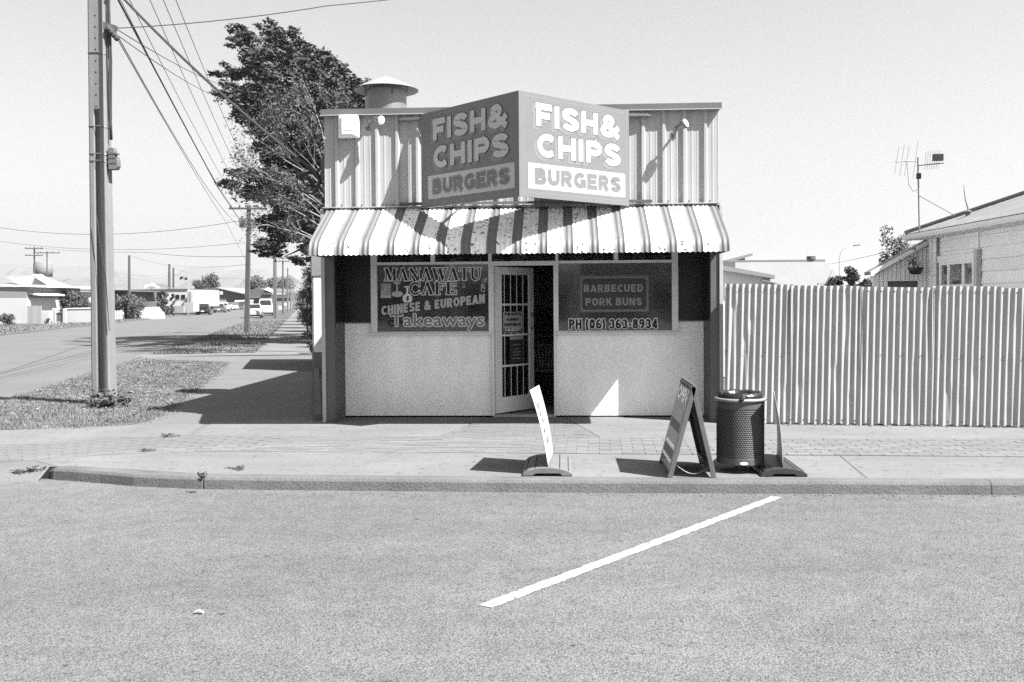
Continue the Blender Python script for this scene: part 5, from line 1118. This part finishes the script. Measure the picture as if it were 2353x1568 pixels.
for dx_, r_ in ((.028, .013), (.055, .016), (.075, .010)):
    MB().tube([(px1+hwt(z)+dx_+.012*math.sin(z*3+dx_*50), py1-.03, z) for z in (8.4, 7.0, 6.2, 5.4, 4.9, 4.45, 4.2)], r_, 6).build('riser_cable', M_wire, p1, smooth=True)
za, zb = bandz(342), bandz(392); jb = MB(); xj = px1+hwt(4)+.085
jb.loft([[(xj-.055, py1-.1, z0), (xj+.045+e, py1-.1, z0), (xj+.045+e, py1+.02, z0), (xj-.055, py1+.02, z0)] for z0, e in ((zb, .02), (zb+.05, .05), (za-.18, .05), (za-.14, .0), (za-.05, .0), (za, -.01))]); jb.build('junction_box', mat('junction_box', .13, .6, var=.2, vs=12), p1, bevel=.008)
for z in (zb+.09, zb+.17, za-.10): BOX('box_band', (xj-.06, py1-.106, z), (xj+.075, py1+.024, z+.022), M_dark, p1)
zi = bandz(62); MB().bar((px1+.10, py1-.05, zi), (px1+.30, py1-.05, zi-.06), .09, .11).build('insulator_bracket', M_dark, p1)
for k in range(4): MB().lathe([(.02, -.05), (.045, -.02), (.045, .02), (.02, .05)], (px1+.21+.03*k, py1-.10+.02*k, zi-.06-.04*k), 10).build('insulator', M_iron, p1)
for dz in (8.8, 9.6): MB().bar((px1-1.1, py1-.16, dz), (px1+1.1, py1-.16, dz), .1, .12).build('crossarm', M_wood, p1)
MB().bar((px1-.75, py1-.13, 8.8), (px1-.02, py1-.15, 7.6), .05, .02).build('brace', M_steel, p1)
zc = bandz(560); MB().tube([(px1+.02, py1-.19, bandz(500)), (px1+.06, py1-.19, bandz(560)), (px1+.135, py1-.17, bandz(640)), (px1+.165, py1-.15, bandz(760))], .006, 5).build('earth_wire', M_wire, p1)

def pole(label, u, vb, vt, m, arm=None, wpx=None, arms=0, group='power poles along the side street', Y=None, lean=0, box=False):
    g_ = G(u, vb) if Y is None else Vector((W(u, vb, Y).x, Y, .1)); Y_ = g_.y; top = W(u+lean, vt, Y_); w_ = (wpx or 9)*Y_/2246.0
    t = thing('power_pole', label, 'power pole', (g_.x, Y_, .1), group)
    MB().loft([[(g_.x+a*w_*.5, Y_+b_*w_*.4, 0) for a, b_ in ((-1,-1),(1,-1),(1,1),(-1,1))], [(top.x+a*w_*.34, Y_+b_*w_*.3, top.z) for a, b_ in ((-1,-1),(1,-1),(1,1),(-1,1))]]).build('shaft', m, t, bevel=.01)
    for k in range(arms):
        z = top.z-.18-k*.75; L_ = (arm or 1.1); MB().bar((top.x-L_, Y_-.12, z+.02), (top.x+L_, Y_-.12, z-.02), .09, .10).build('crossarm', M_wood, t)
        for i in range(5): MB().lathe([(.02, 0), (.05, .05), (.05, .1), (.02, .14)], (top.x-L_+.1+i*(L_*2-.2)/4, Y_-.12, z+.06), 8).build('insulator', M_dark, t)
    if box: MB().obox((top.x-.28, Y_-.2, top.z-.9), (.12, 0, 0), (0, .15, 0), (0, 0, .22)).build('fuse_box', M_dark, t); MB().bar((top.x, Y_-.1, top.z-.75), (top.x-.3, Y_-.2, top.z-.75), .06).build('fuse_arm', M_dark, t)
    return t, top
_, T2 = pole('timber topped pole with crossarm nearest the pale tree', 567, 766, 472, mat('weathered_pole', .085, .9, var=.2, vs=3, streak=.3, sscale=(9, 9, .4)), 1.0, 11.5, 1, lean=5, box=True)
pole('slim pair of poles on the berm left of the hedge', 630, 731, 556, M_steel, .6, 5.5, 1)
pole('second slim pole in the row beside the first pair', 634.5, 731, 560, M_steel, None, 3.0, 0)
_, T4 = pole('grey pole seen between the slim pair and the hedge', 650, 722, 598, M_wood, .9, 4, 1)
pole('pale pole close left of the hedge row', 661, 717, 616, M_steel, None, 4, 0); pole('farthest pole against the hedge row', 668, 713, 640, M_steel, None, 3.5, 0)
_, T5 = pole('pole on the far pavement in front of the picket fence', 297, 735, 587, M_wood, None, 6.5, 0)
_, T6 = pole('pole in front of the white flat roofed building', 389, 722, 607, M_wood, None, 6, 0); pole('second pole close behind the pole at the white building', 398.5, 718, 616, M_wood, None, 5, 0)
_, T7 = pole('thin pole in front of the dark warehouse', 467, 706, 633, M_wood, None, 3.5, 0, lean=-2)
_, T8 = pole('double crossarm pole behind the far left house', 79, 720, 568, M_wood, 1.0, 4, 2, Y=105); pole('shorter pole with transformer arm right of the far left double crossarm pole', 108, 720, 578, M_wood, 1.6, 3, 1, Y=112)
def wire(label, pts_, r, sag=0.0, n=14):
    b = MB(); pts_ = [Vector(p) for p in pts_]; P = []
    for p, q in zip(pts_, pts_[1:]):
        for i in range(n): t_ = i/n; P.append(p.lerp(q, t_)-EZ*sag*4*t_*(1-t_))
    P.append(pts_[-1]); b.tube(P, r, 5)
    return tag(b.build('overhead_wire', M_wire), label, 'wire', 'overhead wires')
top1 = lambda u, v, y=None: W(u, v, (y or py1)-.15)
wire('thick black service cable sloping from the big pole to the shop corner', [top1(240, -50), cc+Vector((.09, 0, .13))], .020, .12)
wire('heavy cable from the big pole down to the crossarm pole', [top1(256, -30), W(500, 430, 36), T2+Vector((-.3, -.2, -.9))], .017, .02)
for i, (u, ue) in enumerate(((247, -.85), (268, -.4), (318, .0), (350, .45), (380, .9))):
    wire(['leftmost', 'second from left', 'middle', 'fourth from left', 'rightmost'][i]+' of the thin parallel wires running to the crossarm pole', [top1(u, -60), T2+Vector((ue, -.1, -.05))], .0065, .25)
ins = Vector((px1+.30, py1-.08, zi-.05))
wire('thin wire rising to the upper right from the big pole bracket', [ins, W(750, 14, 16), W(1300, -60, 18)], .008, .05)
wire('upper thin wire running from the bracket into the evergreen', [ins, W(520, 199, 34), W(760, 330, 60)], .008, .1); wire('lower thin wire running from the bracket into the evergreen', [ins-EZ*.08, W(498, 222, 34), W(700, 360, 60)], .008, .1)
wire('steep thin wire from the bracket to the crossarm pole, left one', [ins-EZ*.1, W(520, 512, 46), W(600, 660, 120)], .008, .1); wire('steep thin wire from the bracket to the crossarm pole, right one', [ins-EZ*.05, T2+Vector((-.3, -.1, -1.2))], .008, .45)
wire('long sagging wire crossing the sky from the left to the crossarm pole', [W(-120, 500, 60), T2+Vector((-.2, -.1, -.75))], .012, .9)
wire('lower long wire crossing the sky from the left', [W(-120, 533, 60), T2+Vector((-.2, -.1, -1.9))], .009, .7)
wire('wire from the far left double crossarm pole across the street', [T8+Vector((.6, 0, -.1)), W(340, 580, 80), T2+Vector((0, 0, -2.6))], .014, .15)
wire('wire between the far pavement poles', [T5, W(400, 611, 95), T2+Vector((.1, 0, -3.0))], .010, .15); wire('wire from the white building pole to the warehouse pole', [T6-EZ*.3, T7-EZ*.1, W(560, 640, 200)], .016, .3)
wire('low wire behind the pavement poles', [W(240, 620, 100), T6-EZ*1.2, T7-EZ*1.5], .012, .6)
wire('thin distant wire over the fence roofs', [W(1672, 611, 80), W(1840, 610, 80), W(2110, 560, 24)], .008, .2)

# ================================================================== ACROSS THE SIDE STREET
M_hwall = mat('sunlit_wall', 0.440, .8, var=.04, vs=1); M_hgrey = mat('grey_gable', 0.22, .8, var=.06, vs=1); M_tile = mat('tile_roof', 0.16, .8, var=.12, vs=1, streak=.2, sscale=(.5, .5, 9)); M_wht = mat('white_roof', 0.6, .6)
def blk(nm, pts, Y, dep, m, parent): return MB().prism([W(u, v, Y) for u, v in pts], (0, dep, 0)).build(nm, m, parent)
def flat(nm, pts, Y, m, parent, th=.05): return MB().prism([W(u, v, Y) for u, v in pts], (0, th, 0)).build(nm, m, parent)
def slope(nm, pts, Y, m, parent, k=1.5, th=.12):
    z0 = min(W(u, v, Y).z for u, v in pts); P = []
    for u, v in pts:
        y = Y
        for _ in range(4): y = Y+k*(W(u, v, y).z-z0)
        P.append(W(u, v, y))
    return MB().prism(P, (0, .02, -th)).build(nm, m, parent)
def c3(cx, cy): return (20+cx/6.532)/1.0625, (580+cy/6.532)/1.0625
def C3(*a): return [c3(a[i], a[i+1]) for i in range(0, len(a), 2)]
def base(u, Y): return Vector((W(u, 740, Y).x, Y, .1))
t = thing('white_house', 'white house with grey upper wall at the left edge', 'house', base(10, 78))
blk('wall', C3(-400, 965, 298, 965, 302, 1420, -400, 1420), 78, 9, M_hwall, t); blk('upper_wall', C3(-400, 790, 285, 790, 298, 964, -400, 964), 78, 9, M_hgrey, t)
blk('eave', C3(-400, 735, 430, 770, 430, 792, -400, 775), 77.85, 10, M_wht, t); slope('roof', C3(-400, 600, -60, 640, 170, 742, -400, 735), 79, M_tile, t); flat('gable_trim', C3(10, 630, 60, 640, 215, 742, 180, 745), 78.9, M_wht, t)
blk('porch_roof', C3(300, 880, 505, 905, 505, 930, 300, 905), 78.3, 4, M_wht, t); blk('porch_wall', C3(300, 930, 430, 930, 430, 1090, 300, 1090), 80, 3, M_hgrey, t); w_ = flat('window', C3(335, 965, 430, 965, 430, 1080, 335, 1080), 79.9, M_wht, t); flat('pane', C3(345, 975, 382, 975, 382, 1075, 345, 1075), 79.8, M_shut, w_); flat('pane', C3(390, 975, 425, 975, 425, 1075, 390, 1075), 79.8, M_grey, w_)
t = thing('gabled_house', 'white roofed gable house second from the left edge', 'house', base(100, 95))
blk('wall', C3(430, 850, 760, 850, 760, 1120, 430, 1120), 95, 9, M_hwall, t); slope('gable', C3(60, 850, 100, 660, 350, 625, 430, 640, 770, 850), 94.6, M_wht, t, .35, .2); blk('shaded_eave', C3(440, 842, 780, 842, 780, 862, 440, 858), 94.5, 8, M_hgrey, t); flat('upper_wall', C3(450, 865, 745, 865, 735, 945, 450, 945), 94.4, M_hgrey, t)
MB().prism([W(*c3(430, 635), 94.2), W(*c3(770, 845), 94.2), W(*c3(1120, 838), 94.2), W(*c3(600, 660), 101)], (0, .2, .1)).build('roof', M_wht, t); MB().prism([W(*c3(430, 635), 94.2), W(*c3(700, 710), 108), W(*c3(520, 600), 106), W(*c3(380, 600), 102)], (0, .2, .1)).build('roof', M_wht, t)
t = thing('far_roof', 'pale shingled roof with a round water tank behind the gable house', 'house', base(60, 125))
slope('roof', C3(-200, 640, 20, 600, 560, 600, 760, 700, 900, 840, -200, 840), 125, M_froof, t, 1.8); q = W(*c3(557, 590), 126); MB().lathe([(.0, 0), (1.15, 0), (1.2, .8), (1.15, 1.9), (0, 2.0)], q-EZ*.3, 16).build('water_tank', M_tile, t, smooth=True)
t = thing('tiled_house', 'low house with hipped tile roof behind the round hedge', 'house', base(195, 112))
MB().prism([W(*c3(850, 760), 110), W(*c3(1040, 648), 116), W(*c3(1900, 648), 116), W(*c3(1900, 840), 108), W(*c3(1120, 840), 108)], (0, .3, -.1)).build('roof', M_tile, t); blk('wall', C3(1130, 865, 1900, 865, 1900, 1200, 1130, 1200), 110, 8, mat('shaded_brick', .10, .8), t); blk('eave', C3(1120, 842, 1900, 842, 1900, 864, 1120, 864), 108.2, 9, M_dark, t); q = c3(790, 690); blk('chimney', [q, (q[0]+5, q[1]), (q[0]+5, q[1]+16), (q[0], q[1]+16)], 113, .6, M_hgrey, t)
p = base(165, 84); bush('round_hedge', 'large dome shaped dark hedge bush over the garden wall', (p.x, 84, .1), 1.7, 1.4, 2.9, 6500, .09, M_leafm, 'hedge', k=44)
for i, u in enumerate((140, 190)): p = base(u, 84.3); bush('round_hedge', ['left flank of the dome shaped hedge', 'right flank of the dome shaped hedge'][i], (p.x, 84.3, .1), 1.15, 1.2, 2.5, 3600, .09, M_leafm, 'hedge', k=30)
p = base(28, 70); bush('garden_bush', 'small bush at the lower left edge in front of the white house', (p.x-.3, 70, .1), .75, .7, .95, 900, .07, M_leafm, k=14)
p = base(300, 92); bush('loose_hedge', 'loose grey green bush behind the picket fence', (p.x, 92, .1), 1.75, 1.4, 2.55, 4200, .10, M_leafp, 'bush', k=30)
p = base(272, 93); bush('loose_hedge', 'loose bush partly hidden behind the big pole', (p.x, 93, .1), 1.5, 1.3, 2.5, 3200, .10, M_leafp, 'bush', k=26)
WY = 76
t = thing('garden_wall', 'long white garden wall below the dome hedge', 'wall', base(185, WY)); 
blk('wall', C3(905, 1140, 1500, 1130, 1500, 1400, 905, 1365), WY, .25, M_hwall, t); blk('coping', C3(895, 1128, 1500, 1112, 1500, 1134, 895, 1145), WY-.05, .35, M_wht, t)
t = thing('garden_gate', 'dark garden gate between two white posts', 'gate', base(140, WY-1)); 
for a in (700, 735, 870, 890): blk('post', C3(a, 1130, a+22, 1130, a+22, 1370, a, 1370), WY-1, .2, M_hwall, t)
blk('gate_leaf', C3(755, 1200, 872, 1195, 872, 1345, 755, 1345), WY-.9, .06, M_dark, t); flat('gate_bar', C3(755, 1200, 872, 1195, 872, 1207, 755, 1212), WY-.95, M_steel, t)
t = thing('board_fence', 'grey vertical board fence next to the white house', 'fence', base(85, 77)); 
for i in range(14): a = 302+i*16.5; blk('board', C3(a, 1090, a+15, 1090, a+15, 1375, a, 1375), 77, .04, mat('grey_board', .30, .8, rnd=.12), t)
t = thing('low_side_wall', 'low white wall stub with shrub beside the garden gate', 'wall', base(112, 77.5)); blk('wall', C3(535, 1190, 655, 1190, 655, 1380, 535, 1380), 77.5, .3, M_hwall, t); p = base(112, 76); bush('garden_bush', 'tiny bush by the low wall stub', (p.x, 76, .1), .35, .3, .5, 350, .05, M_leafm, k=8)
# picket fence
t = thing('picket_fence', 'white picket fence along the far pavement', 'fence', base(300, 80)); p0, p1_ = G(262, 737), G(330, 731)
for i in range(22):
    q = p0.lerp(p1_, i/21); MB().prism([(q.x-.045, q.y, .15), (q.x+.045, q.y, .15), (q.x+.045, q.y, .95), (q.x, q.y, 1.05), (q.x-.045, q.y, .95)], (0, .03, 0)).build('picket', M_wht, t)
for z in (.35, .8): MB().bar((p0.x-.2, p0.y+.06, z), (p1_.x+.2, p1_.y+.06, z), .04, .08).build('rail', M_wht, t)
p = base(339, 96); t = thing('covered_boat', 'white rounded shape of a covered boat at the end of the picket fence', 'boat', p)
MB().loft([[(p.x+a*.62*k_, p.y+dy, z*h_*.8) for a, z in ((-1, .1), (-1, .8), (-.6, 1.15), (.6, 1.15), (1, .8), (1, .1))] for dy, k_, h_ in ((-.6, .7, .8), (0, 1, 1), (2.4, 1, 1), (3.6, .5, .8))]).build('hull', M_wht, t); MB().loft([[(p.x+a*.42, p.y+dy, z*.8) for a, z in ((-1, 1.1), (-.7, h_), (.7, h_), (1, 1.1))] for dy, h_ in ((-.2, 1.3), (.3, 1.6), (2.2, 1.6), (2.6, 1.2))]).build('cover', M_hwall, t)
# white commercial building with flag
def c4(cx, cy): return (270+cx/7.128)/1.0625, (600+cy/7.128)/1.0625
def C4(*a): return [c4(a[i], a[i+1]) for i in range(0, len(a), 2)]
FY = 130; t = thing('flat_roofed_building', 'white flat roofed building with dark fascia in the middle distance', 'building', base(370, FY))
blk('wall', C4(380, 775, 1350, 770, 1350, 1060, 380, 1060), FY, 12, M_hwall, t); blk('fascia', C4(360, 768, 1340, 750, 1340, 770, 360, 788), FY-.12, 12, mat('dark_fascia', .09, .7), t); blk('annex', C4(1351, 795, 1445, 795, 1445, 1040, 1351, 1040), FY-1, 8, M_hwall, t)
flat('window', C4(810, 800, 890, 798, 890, 930, 810, 930), FY-.08, M_shut, t); MB().prism([W(*c4(640, 735), FY+1), W(*c4(680, 672), FY+4), W(*c4(830, 742), FY+1)], (0, 6, 0)).build('roof_gable', mat('dark_gable', .12, .8), t); MB().prism([W(*c4(680, 672), FY+4), W(*c4(730, 672), FY+9), W(*c4(930, 742), FY+9), W(*c4(830, 742), FY+1)], (0, .2, .1)).build('roof', M_wht, t); blk('flue', C4(590, 680, 650, 680, 650, 740, 590, 740), FY+2, 1, M_wht, t)
for a in (500, 620, 1130, 1230): w2_ = flat('window', C4(a, 850, a+70, 850, a+70, 930, a, 930), FY-.06, M_hgrey, t); flat('pane', C4(a+6, 858, a+64, 858, a+64, 922, a+6, 922), FY-.12, M_shut, w2_)
flat('wall_sign', C4(690, 840, 790, 830, 780, 900, 700, 905), FY-.08, mat('faded_sign', .35, .7, var=.5, vs=1.5), t); blk('shutter', C4(1360, 800, 1400, 800, 1400, 1010, 1360, 1010), FY-1.1, .08, M_hgrey, t)
p = base(383, 115); bush('garden_tree', 'small dark tree in front of the white flat roofed building', (W(*c4(930, 1060), 116).x, 116, .1), 1.0, 1.0, 3.2, 1800, .13, M_leafd, 'tree', k=18); bush('garden_tree', 'narrow dark tree right of the pole at the white building', (W(*c4(1075, 1060), 118).x, 118, .1), .45, .5, 2.8, 900, .12, M_leafd, 'tree', k=12)
t = thing('boundary_wall', 'grey boundary wall in front of the white flat roofed building', 'wall', base(390, 120)); blk('wall', C4(740, 1050, 1275, 1050, 1275, 1165, 740, 1195), 120, .3, mat('boundary_block', .27, .8, var=.15, vs=1.2), t); blk('pier', C4(1275, 990, 1440, 990, 1440, 1150, 1275, 1150), 121, 2, M_fwall, t); blk('hedge_wall', C4(720, 950, 850, 945, 850, 1048, 720, 1048), 121, .3, M_hgrey, t)
t = thing('flagpole', 'flagpole with a dark flag flying over the white flat roofed building', 'flag', base(447, 128)); pa, pb2 = W(*c4(1345, 1000), 128), W(*c4(1340, 505), 128); MB().tube([(pa.x, 128, .1), pb2], .06, 6).build('pole', M_fwall, t)
fl_ = MB(); fl_.grid([[W(*c4(1335-130*k/8, y_+12*math.sin(k*.9)), 128+.3*math.sin(k)) for k in range(9)] for y_ in (545, 570, 592)]); fl_.build('flag', mat('flag_cloth', .10, .8, var=.4, vs=.8), t, solid=.02)
# dark warehouse and hall at the end of the street
def c5(cx, cy): return (440+cx/7.353)/1.0625, (660+cy/7.353)/1.0625
def C5(*a): return [c5(a[i], a[i+1]) for i in range(0, len(a), 2)]
M_dk = mat('dark_cladding', .105, .8, var=.05, vs=.4); M_dk2 = mat('dark_roof', .12, .8)
t = thing('dark_warehouse', 'broad dark gabled warehouse at the end of the side street', 'warehouse', base(500, 235))
blk('wall', C5(270, 600, 270, 380, 640, 312, 760, 330, 1180, 430, 1180, 600), 235, 30, M_dk, t); MB().prism([W(*c5(640, 308), 234), W(*c5(1180, 425), 234), W(*c5(1180, 440), 234), W(*c5(640, 322), 234)], (0, 30, 0)).build('barge_board', M_hgrey, t)
blk('roller_door', C5(620, 500, 825, 500, 825, 575, 620, 575), 234.8, .3, M_fwall, t); flat('door_header', C5(620, 485, 830, 485, 830, 500, 620, 500), 234.6, M_black, t); q = W(*c5(735, 412), 234); MB().lathe([(0, -.4), (.4, -.3), (.4, .3), (0, .4)], q, 10).build('lamp', M_wht, t)
blk('annex_roof', C5(240, 500, 300, 490, 600, 560, 600, 570, 280, 510), 228, 4, M_fwall, t); blk('annex_wall', C5(285, 520, 560, 570, 560, 610, 285, 610), 228.5, 3, M_dk2, t)
t = thing('site_fence', 'grey fence panels in front of the dark warehouse', 'fence', base(540, 226))
for i in range(9): a = 600+i*52; blk('panel', C5(a, 578, a+50, 578, a+50, 700, a, 700), 226, .08, mat('fence_panel', .22, .8, rnd=.1), t)
t = thing('white_trailer', 'white rounded trailer parked by the warehouse', 'trailer', base(582, 205)); blk('body', C5(965, 580, 985, 545, 1180, 535, 1180, 660, 1060, 660, 1060, 580), 205, 5, M_fwall, t); blk('canopy', C5(965, 575, 985, 540, 1180, 533, 1180, 560), 204.5, 5, M_wht, t)
t = thing('dark_hall', 'dark gabled shop hall at the end of the street behind the van', 'building', base(610, 225))
blk('wall', C5(1190, 620, 1190, 380, 1410, 315, 1600, 395, 2000, 400, 2000, 620), 225, 24, M_dk, t); MB().prism([W(*c5(1515, 350), 224), W(*c5(1560, 320), 230), W(*c5(1690, 372), 230), W(*c5(1660, 402), 224)], (0, .3, .1)).build('light_roof', M_wht, t)
blk('eave', C5(1190, 485, 2000, 485, 2000, 495, 1190, 495), 224.7, .3, M_hgrey, t); blk('doorway', C5(1455, 530, 1650, 530, 1650, 700, 1455, 700), 224.6, .4, M_black, t); blk('door_header', C5(1455, 522, 1650, 522, 1650, 540, 1455, 540), 224.3, .3, M_fwall, t); flat('sign_board', C5(1490, 405, 1890, 405, 1890, 438, 1490, 438), 224.5, mat('pale_sign', .42, .7, var=.5, vs=.6), t); blk('post', C5(1635, 560, 1650, 560, 1650, 700, 1635, 700), 224.2, .2, M_fwall, t); blk('window', C5(1270, 545, 1450, 545, 1450, 610, 1270, 610), 224.6, .4, M_shut, t)
t = thing('pale_shopfront', 'white shop fronts far down the side path', 'building', base(640, 210)); blk('wall', C5(1690, 570, 1900, 560, 1900, 720, 1690, 730), 212, 5, M_hgrey, t)
for i, (a, c_) in enumerate(((1760, 640), (1865, 590), (1770, 690))): blk('panel', C5(a, c_, a+50, c_, a+50, c_+45, a, c_+45), 211, .3, M_wht, t)
for i, (u, v_, r_, lab, m_) in enumerate(((598, 640, 3.4, 'loose tree behind the dark hall roof', M_leafp), (582, 650, 2.4, 'dark tree between warehouse and hall', M_leafd), (625, 645, 3.2, 'grey tree right of the hall roof', M_leafp), (655, 640, 4.0, 'broad tree behind the far hedge row', M_leafp))):
    p = base(u, 255+i*4); top = W(u, v_-8, p.y).z; bush('street_tree', lab, p, r_*1.2, r_, top, 2600, .28, m_, 'tree', 'trees at the end of the street', k=26)
p = base(487, 262); bush('street_tree', 'row of dark tree tops behind the warehouse roof, left end', p, 5, 3, 10.0, 2200, .3, M_leafd, 'tree', 'trees at the end of the street', k=20)
p = base(460, 258); bush('street_tree', 'dark tree top left of the warehouse', p, 4, 3, 8.0, 1600, .3, M_leafd, 'tree', 'trees at the end of the street', k=16)

# ================================================================== VEHICLES
M_tyre = mat('tyre', .025, .8); M_rim = mat('wheel_rim', .45, .4, metal=.4); M_cg = mat('car_glass', .02, .08, spec=.6); M_lamp = mat('lamp_lens', .45, .2); M_plate = mat('number_plate', .75, .5)
STY = {  # side outline (along, height) of body, cabin; fractions of length, metres of height
 'hatch': ([(0,.35),(0,.62),(.03,.80),(.12,.90),(.72,.90),(.95,.78),(1,.62),(1,.32),(.95,.22),(.05,.22)], [(.02,.88),(.10,1.38),(.20,1.46),(.50,1.46),(.72,.90)]),
 'sedan': ([(0,.35),(0,.75),(.04,.90),(.18,.93),(.70,.90),(.96,.74),(1,.58),(1,.32),(.95,.22),(.05,.22)], [(.10,.92),(.24,1.38),(.34,1.44),(.52,1.43),(.72,.90)]),
 'suv': ([(0,.45),(0,.80),(.03,.98),(.10,1.02),(.72,1.02),(.95,.92),(1,.75),(1,.42),(.95,.30),(.05,.30)], [(.02,1.0),(.10,1.52),(.20,1.64),(.50,1.64),(.70,1.02)]),
 'van': ([(0,.40),(0,1.05),(.02,1.10),(.90,1.10),(.985,.95),(1,.70),(1,.40),(.97,.28),(.03,.28)], [(.005,1.08),(.03,1.92),(.08,2.0),(.74,2.0),(.80,1.94),(.91,1.10)])}
def car(name, label, p, head, L, Wd, style, paint, group='cars in the side street'):
    """p: ground point of the centre; head: unit vector to the front"""
    p = Vector(p); h = Vector((head[0], head[1], 0)).normalized(); r = Vector((h.y, -h.x, 0)); t = thing(name, label, 'van' if style == 'van' else 'car', p, group)
    T = lambda l, w, z: p+h*(l-L/2)+r*w+EZ*z
    lo, ca = STY[style]; hw = Wd/2
    secs = [[T(l*L, w*hw*(1 if .06 < l < .94 else .92), z) for l, z in lo] for w in (-1, 1)]
    secs = [[T(l*L, w*hw*.93, z) for l, z in lo] if abs(w) == 1 else [T(l*L, w*hw, z*.99+.005) for l, z in lo] for w in (-1, -.90*1.08, .90*1.08, 1)]
    MB().loft(secs).build('body', paint, t, bevel=.03)
    top = max(z for _, z in ca); bot = min(z for _, z in ca)
    cs = [[T(l*L, w*hw*(.93-.20*(z-bot)/(top-bot)), z) for l, z in ca] for w in (-1, 1)]
    cab = MB().loft(cs).build('cabin', paint, t, bevel=.02)
    # glazing: sides, windscreen, rear
    for w in (-1, 1):
        g_ = []
        cxm = sum(l for l, _ in ca)/len(ca); czm = bot+(top-bot)*.48
        for l, z in ca:
            l2, z2 = cxm+(l-cxm)*.84, czm+(z-czm)*.72; g_.append(T(l2*L, w*hw*(.93-.20*(z2-bot)/(top-bot))+w*.012, z2))
        MB().prism(g_, r*w*.01).build('side_window', M_cg, cab)
    def screen(i, j, out, nm):
        (l0, z0), (l1, z1) = ca[i], ca[j]; a0, a1 = .14, .88; P = []
        for f, w in ((a0, -1), (a0, 1), (a1, 1), (a1, -1)):
            l = l0+(l1-l0)*f; z = z0+(z1-z0)*f; P.append(T(l*L, w*hw*(.82-.18*(z-bot)/(top-bot)), z)+h*out*.015+EZ*.01)
        MB().prism(P, h*out*.01).build(nm, M_cg, cab)
    screen(len(ca)-1, len(ca)-2, 1, 'windscreen'); screen(0, 1, -1, 'rear_window')
    for fx in (.19, .80):
        for w in (-1, 1):
            c = T(fx*L, w*(hw-.09), .31); wm = MB().tube([c-r*.10, c+r*.10], .31, 18).build('wheel', M_tyre, t); MB().tube([c+r*w*.10, c+r*w*.108], .20, 14).build('rim', M_rim, wm)
    for w in (-1, 1):
        MB().obox(T(L*.985, w*hw*.68, lo[6][1]+.05), r*.17, h*.03, EZ*.07).build('headlight', M_lamp, t); MB().obox(T(L*.008, w*hw*.76, lo[1][1]+.08), r*.10, h*.02, EZ*.09).build('tail_light', mat('tail_lens', .10, .3), t)
        MB().obox(T(L*.62, w*(hw+.06), bot+.06), r*.07, h*.05, EZ*.06).build('mirror', paint, t)
    for l, s_ in ((L+.006, 1), (-.006, -1)): MB().obox(T(l, 0, .48), r*.19, h*.006, EZ*.06).build('number_plate', M_plate, t)
    MB().prism([T(.02*L, -hw*.9, .24), T(.98*L, -hw*.9, .24), T(.98*L, -hw*.9, .18), T(.02*L, -hw*.9, .18)], r*Wd*.9).build('underside', M_black, t)
    return t
mk = lambda n, v: mat('paint_'+n, v, .25, spec=.5)
sd = (SD.x, SD.y)
car('parked_car', 'black hatchback parked on the left of the side street', G(456, 724)+Vector((0, 2, -.01)), sd, 4.0, 1.72, 'hatch', mk('black', .018))
car('parked_car', 'grey hatchback parked directly in front of the black one', G(470, 720)+Vector((-.5, 8, -.01)), sd, 4.1, 1.74, 'hatch', mk('grey', .12)); car('parked_car', 'silver station car parked ahead of the grey hatchback', G(485, 717.5)+Vector((-1.2, 10, -.01)), sd, 4.5, 1.78, 'suv', mk('silver', .50))
q = G(520, 713.0); car('turning_car', 'white sport utility car seen side on across the street end', (q.x, q.y, .1), (1, -.10), 4.6, 1.85, 'suv', mk('white', .78))
q = G(569.5, 731); car('oncoming_car', 'silver sedan coming towards the camera behind the crossarm pole', (q.x, q.y+2, .1), (-sd[0], -sd[1]), 4.5, 1.74, 'sedan', mk('silver2', .34)); q = G(597, 725.5); car('oncoming_van', 'white van facing the camera behind the silver sedan', (q.x, q.y+2.5, .1), (-sd[0], -sd[1]), 4.9, 1.80, 'van', mk('white2', .62))

# ================================================================== HAZE
hz = bpy.data.materials.new('haze_air'); hz.use_nodes = True; MATS['haze_air'] = hz; N = hz.node_tree.nodes; N.remove(N['Principled BSDF'])
pv = N.new('ShaderNodeVolumePrincipled'); pv.inputs['Color'].default_value = (.82, .82, .82, 1); pv.inputs['Density'].default_value = 1.7e-4; pv.inputs['Anisotropy'].default_value = 0.2
hz.node_tree.links.new(pv.outputs[0], N['Material Output'].inputs['Volume'])
tag(MB().box((-9200, -90, -4), (9200, 14200, 340)).build('haze', hz), 'pale distant haze over the plain and hills', 'haze', kind='stuff')
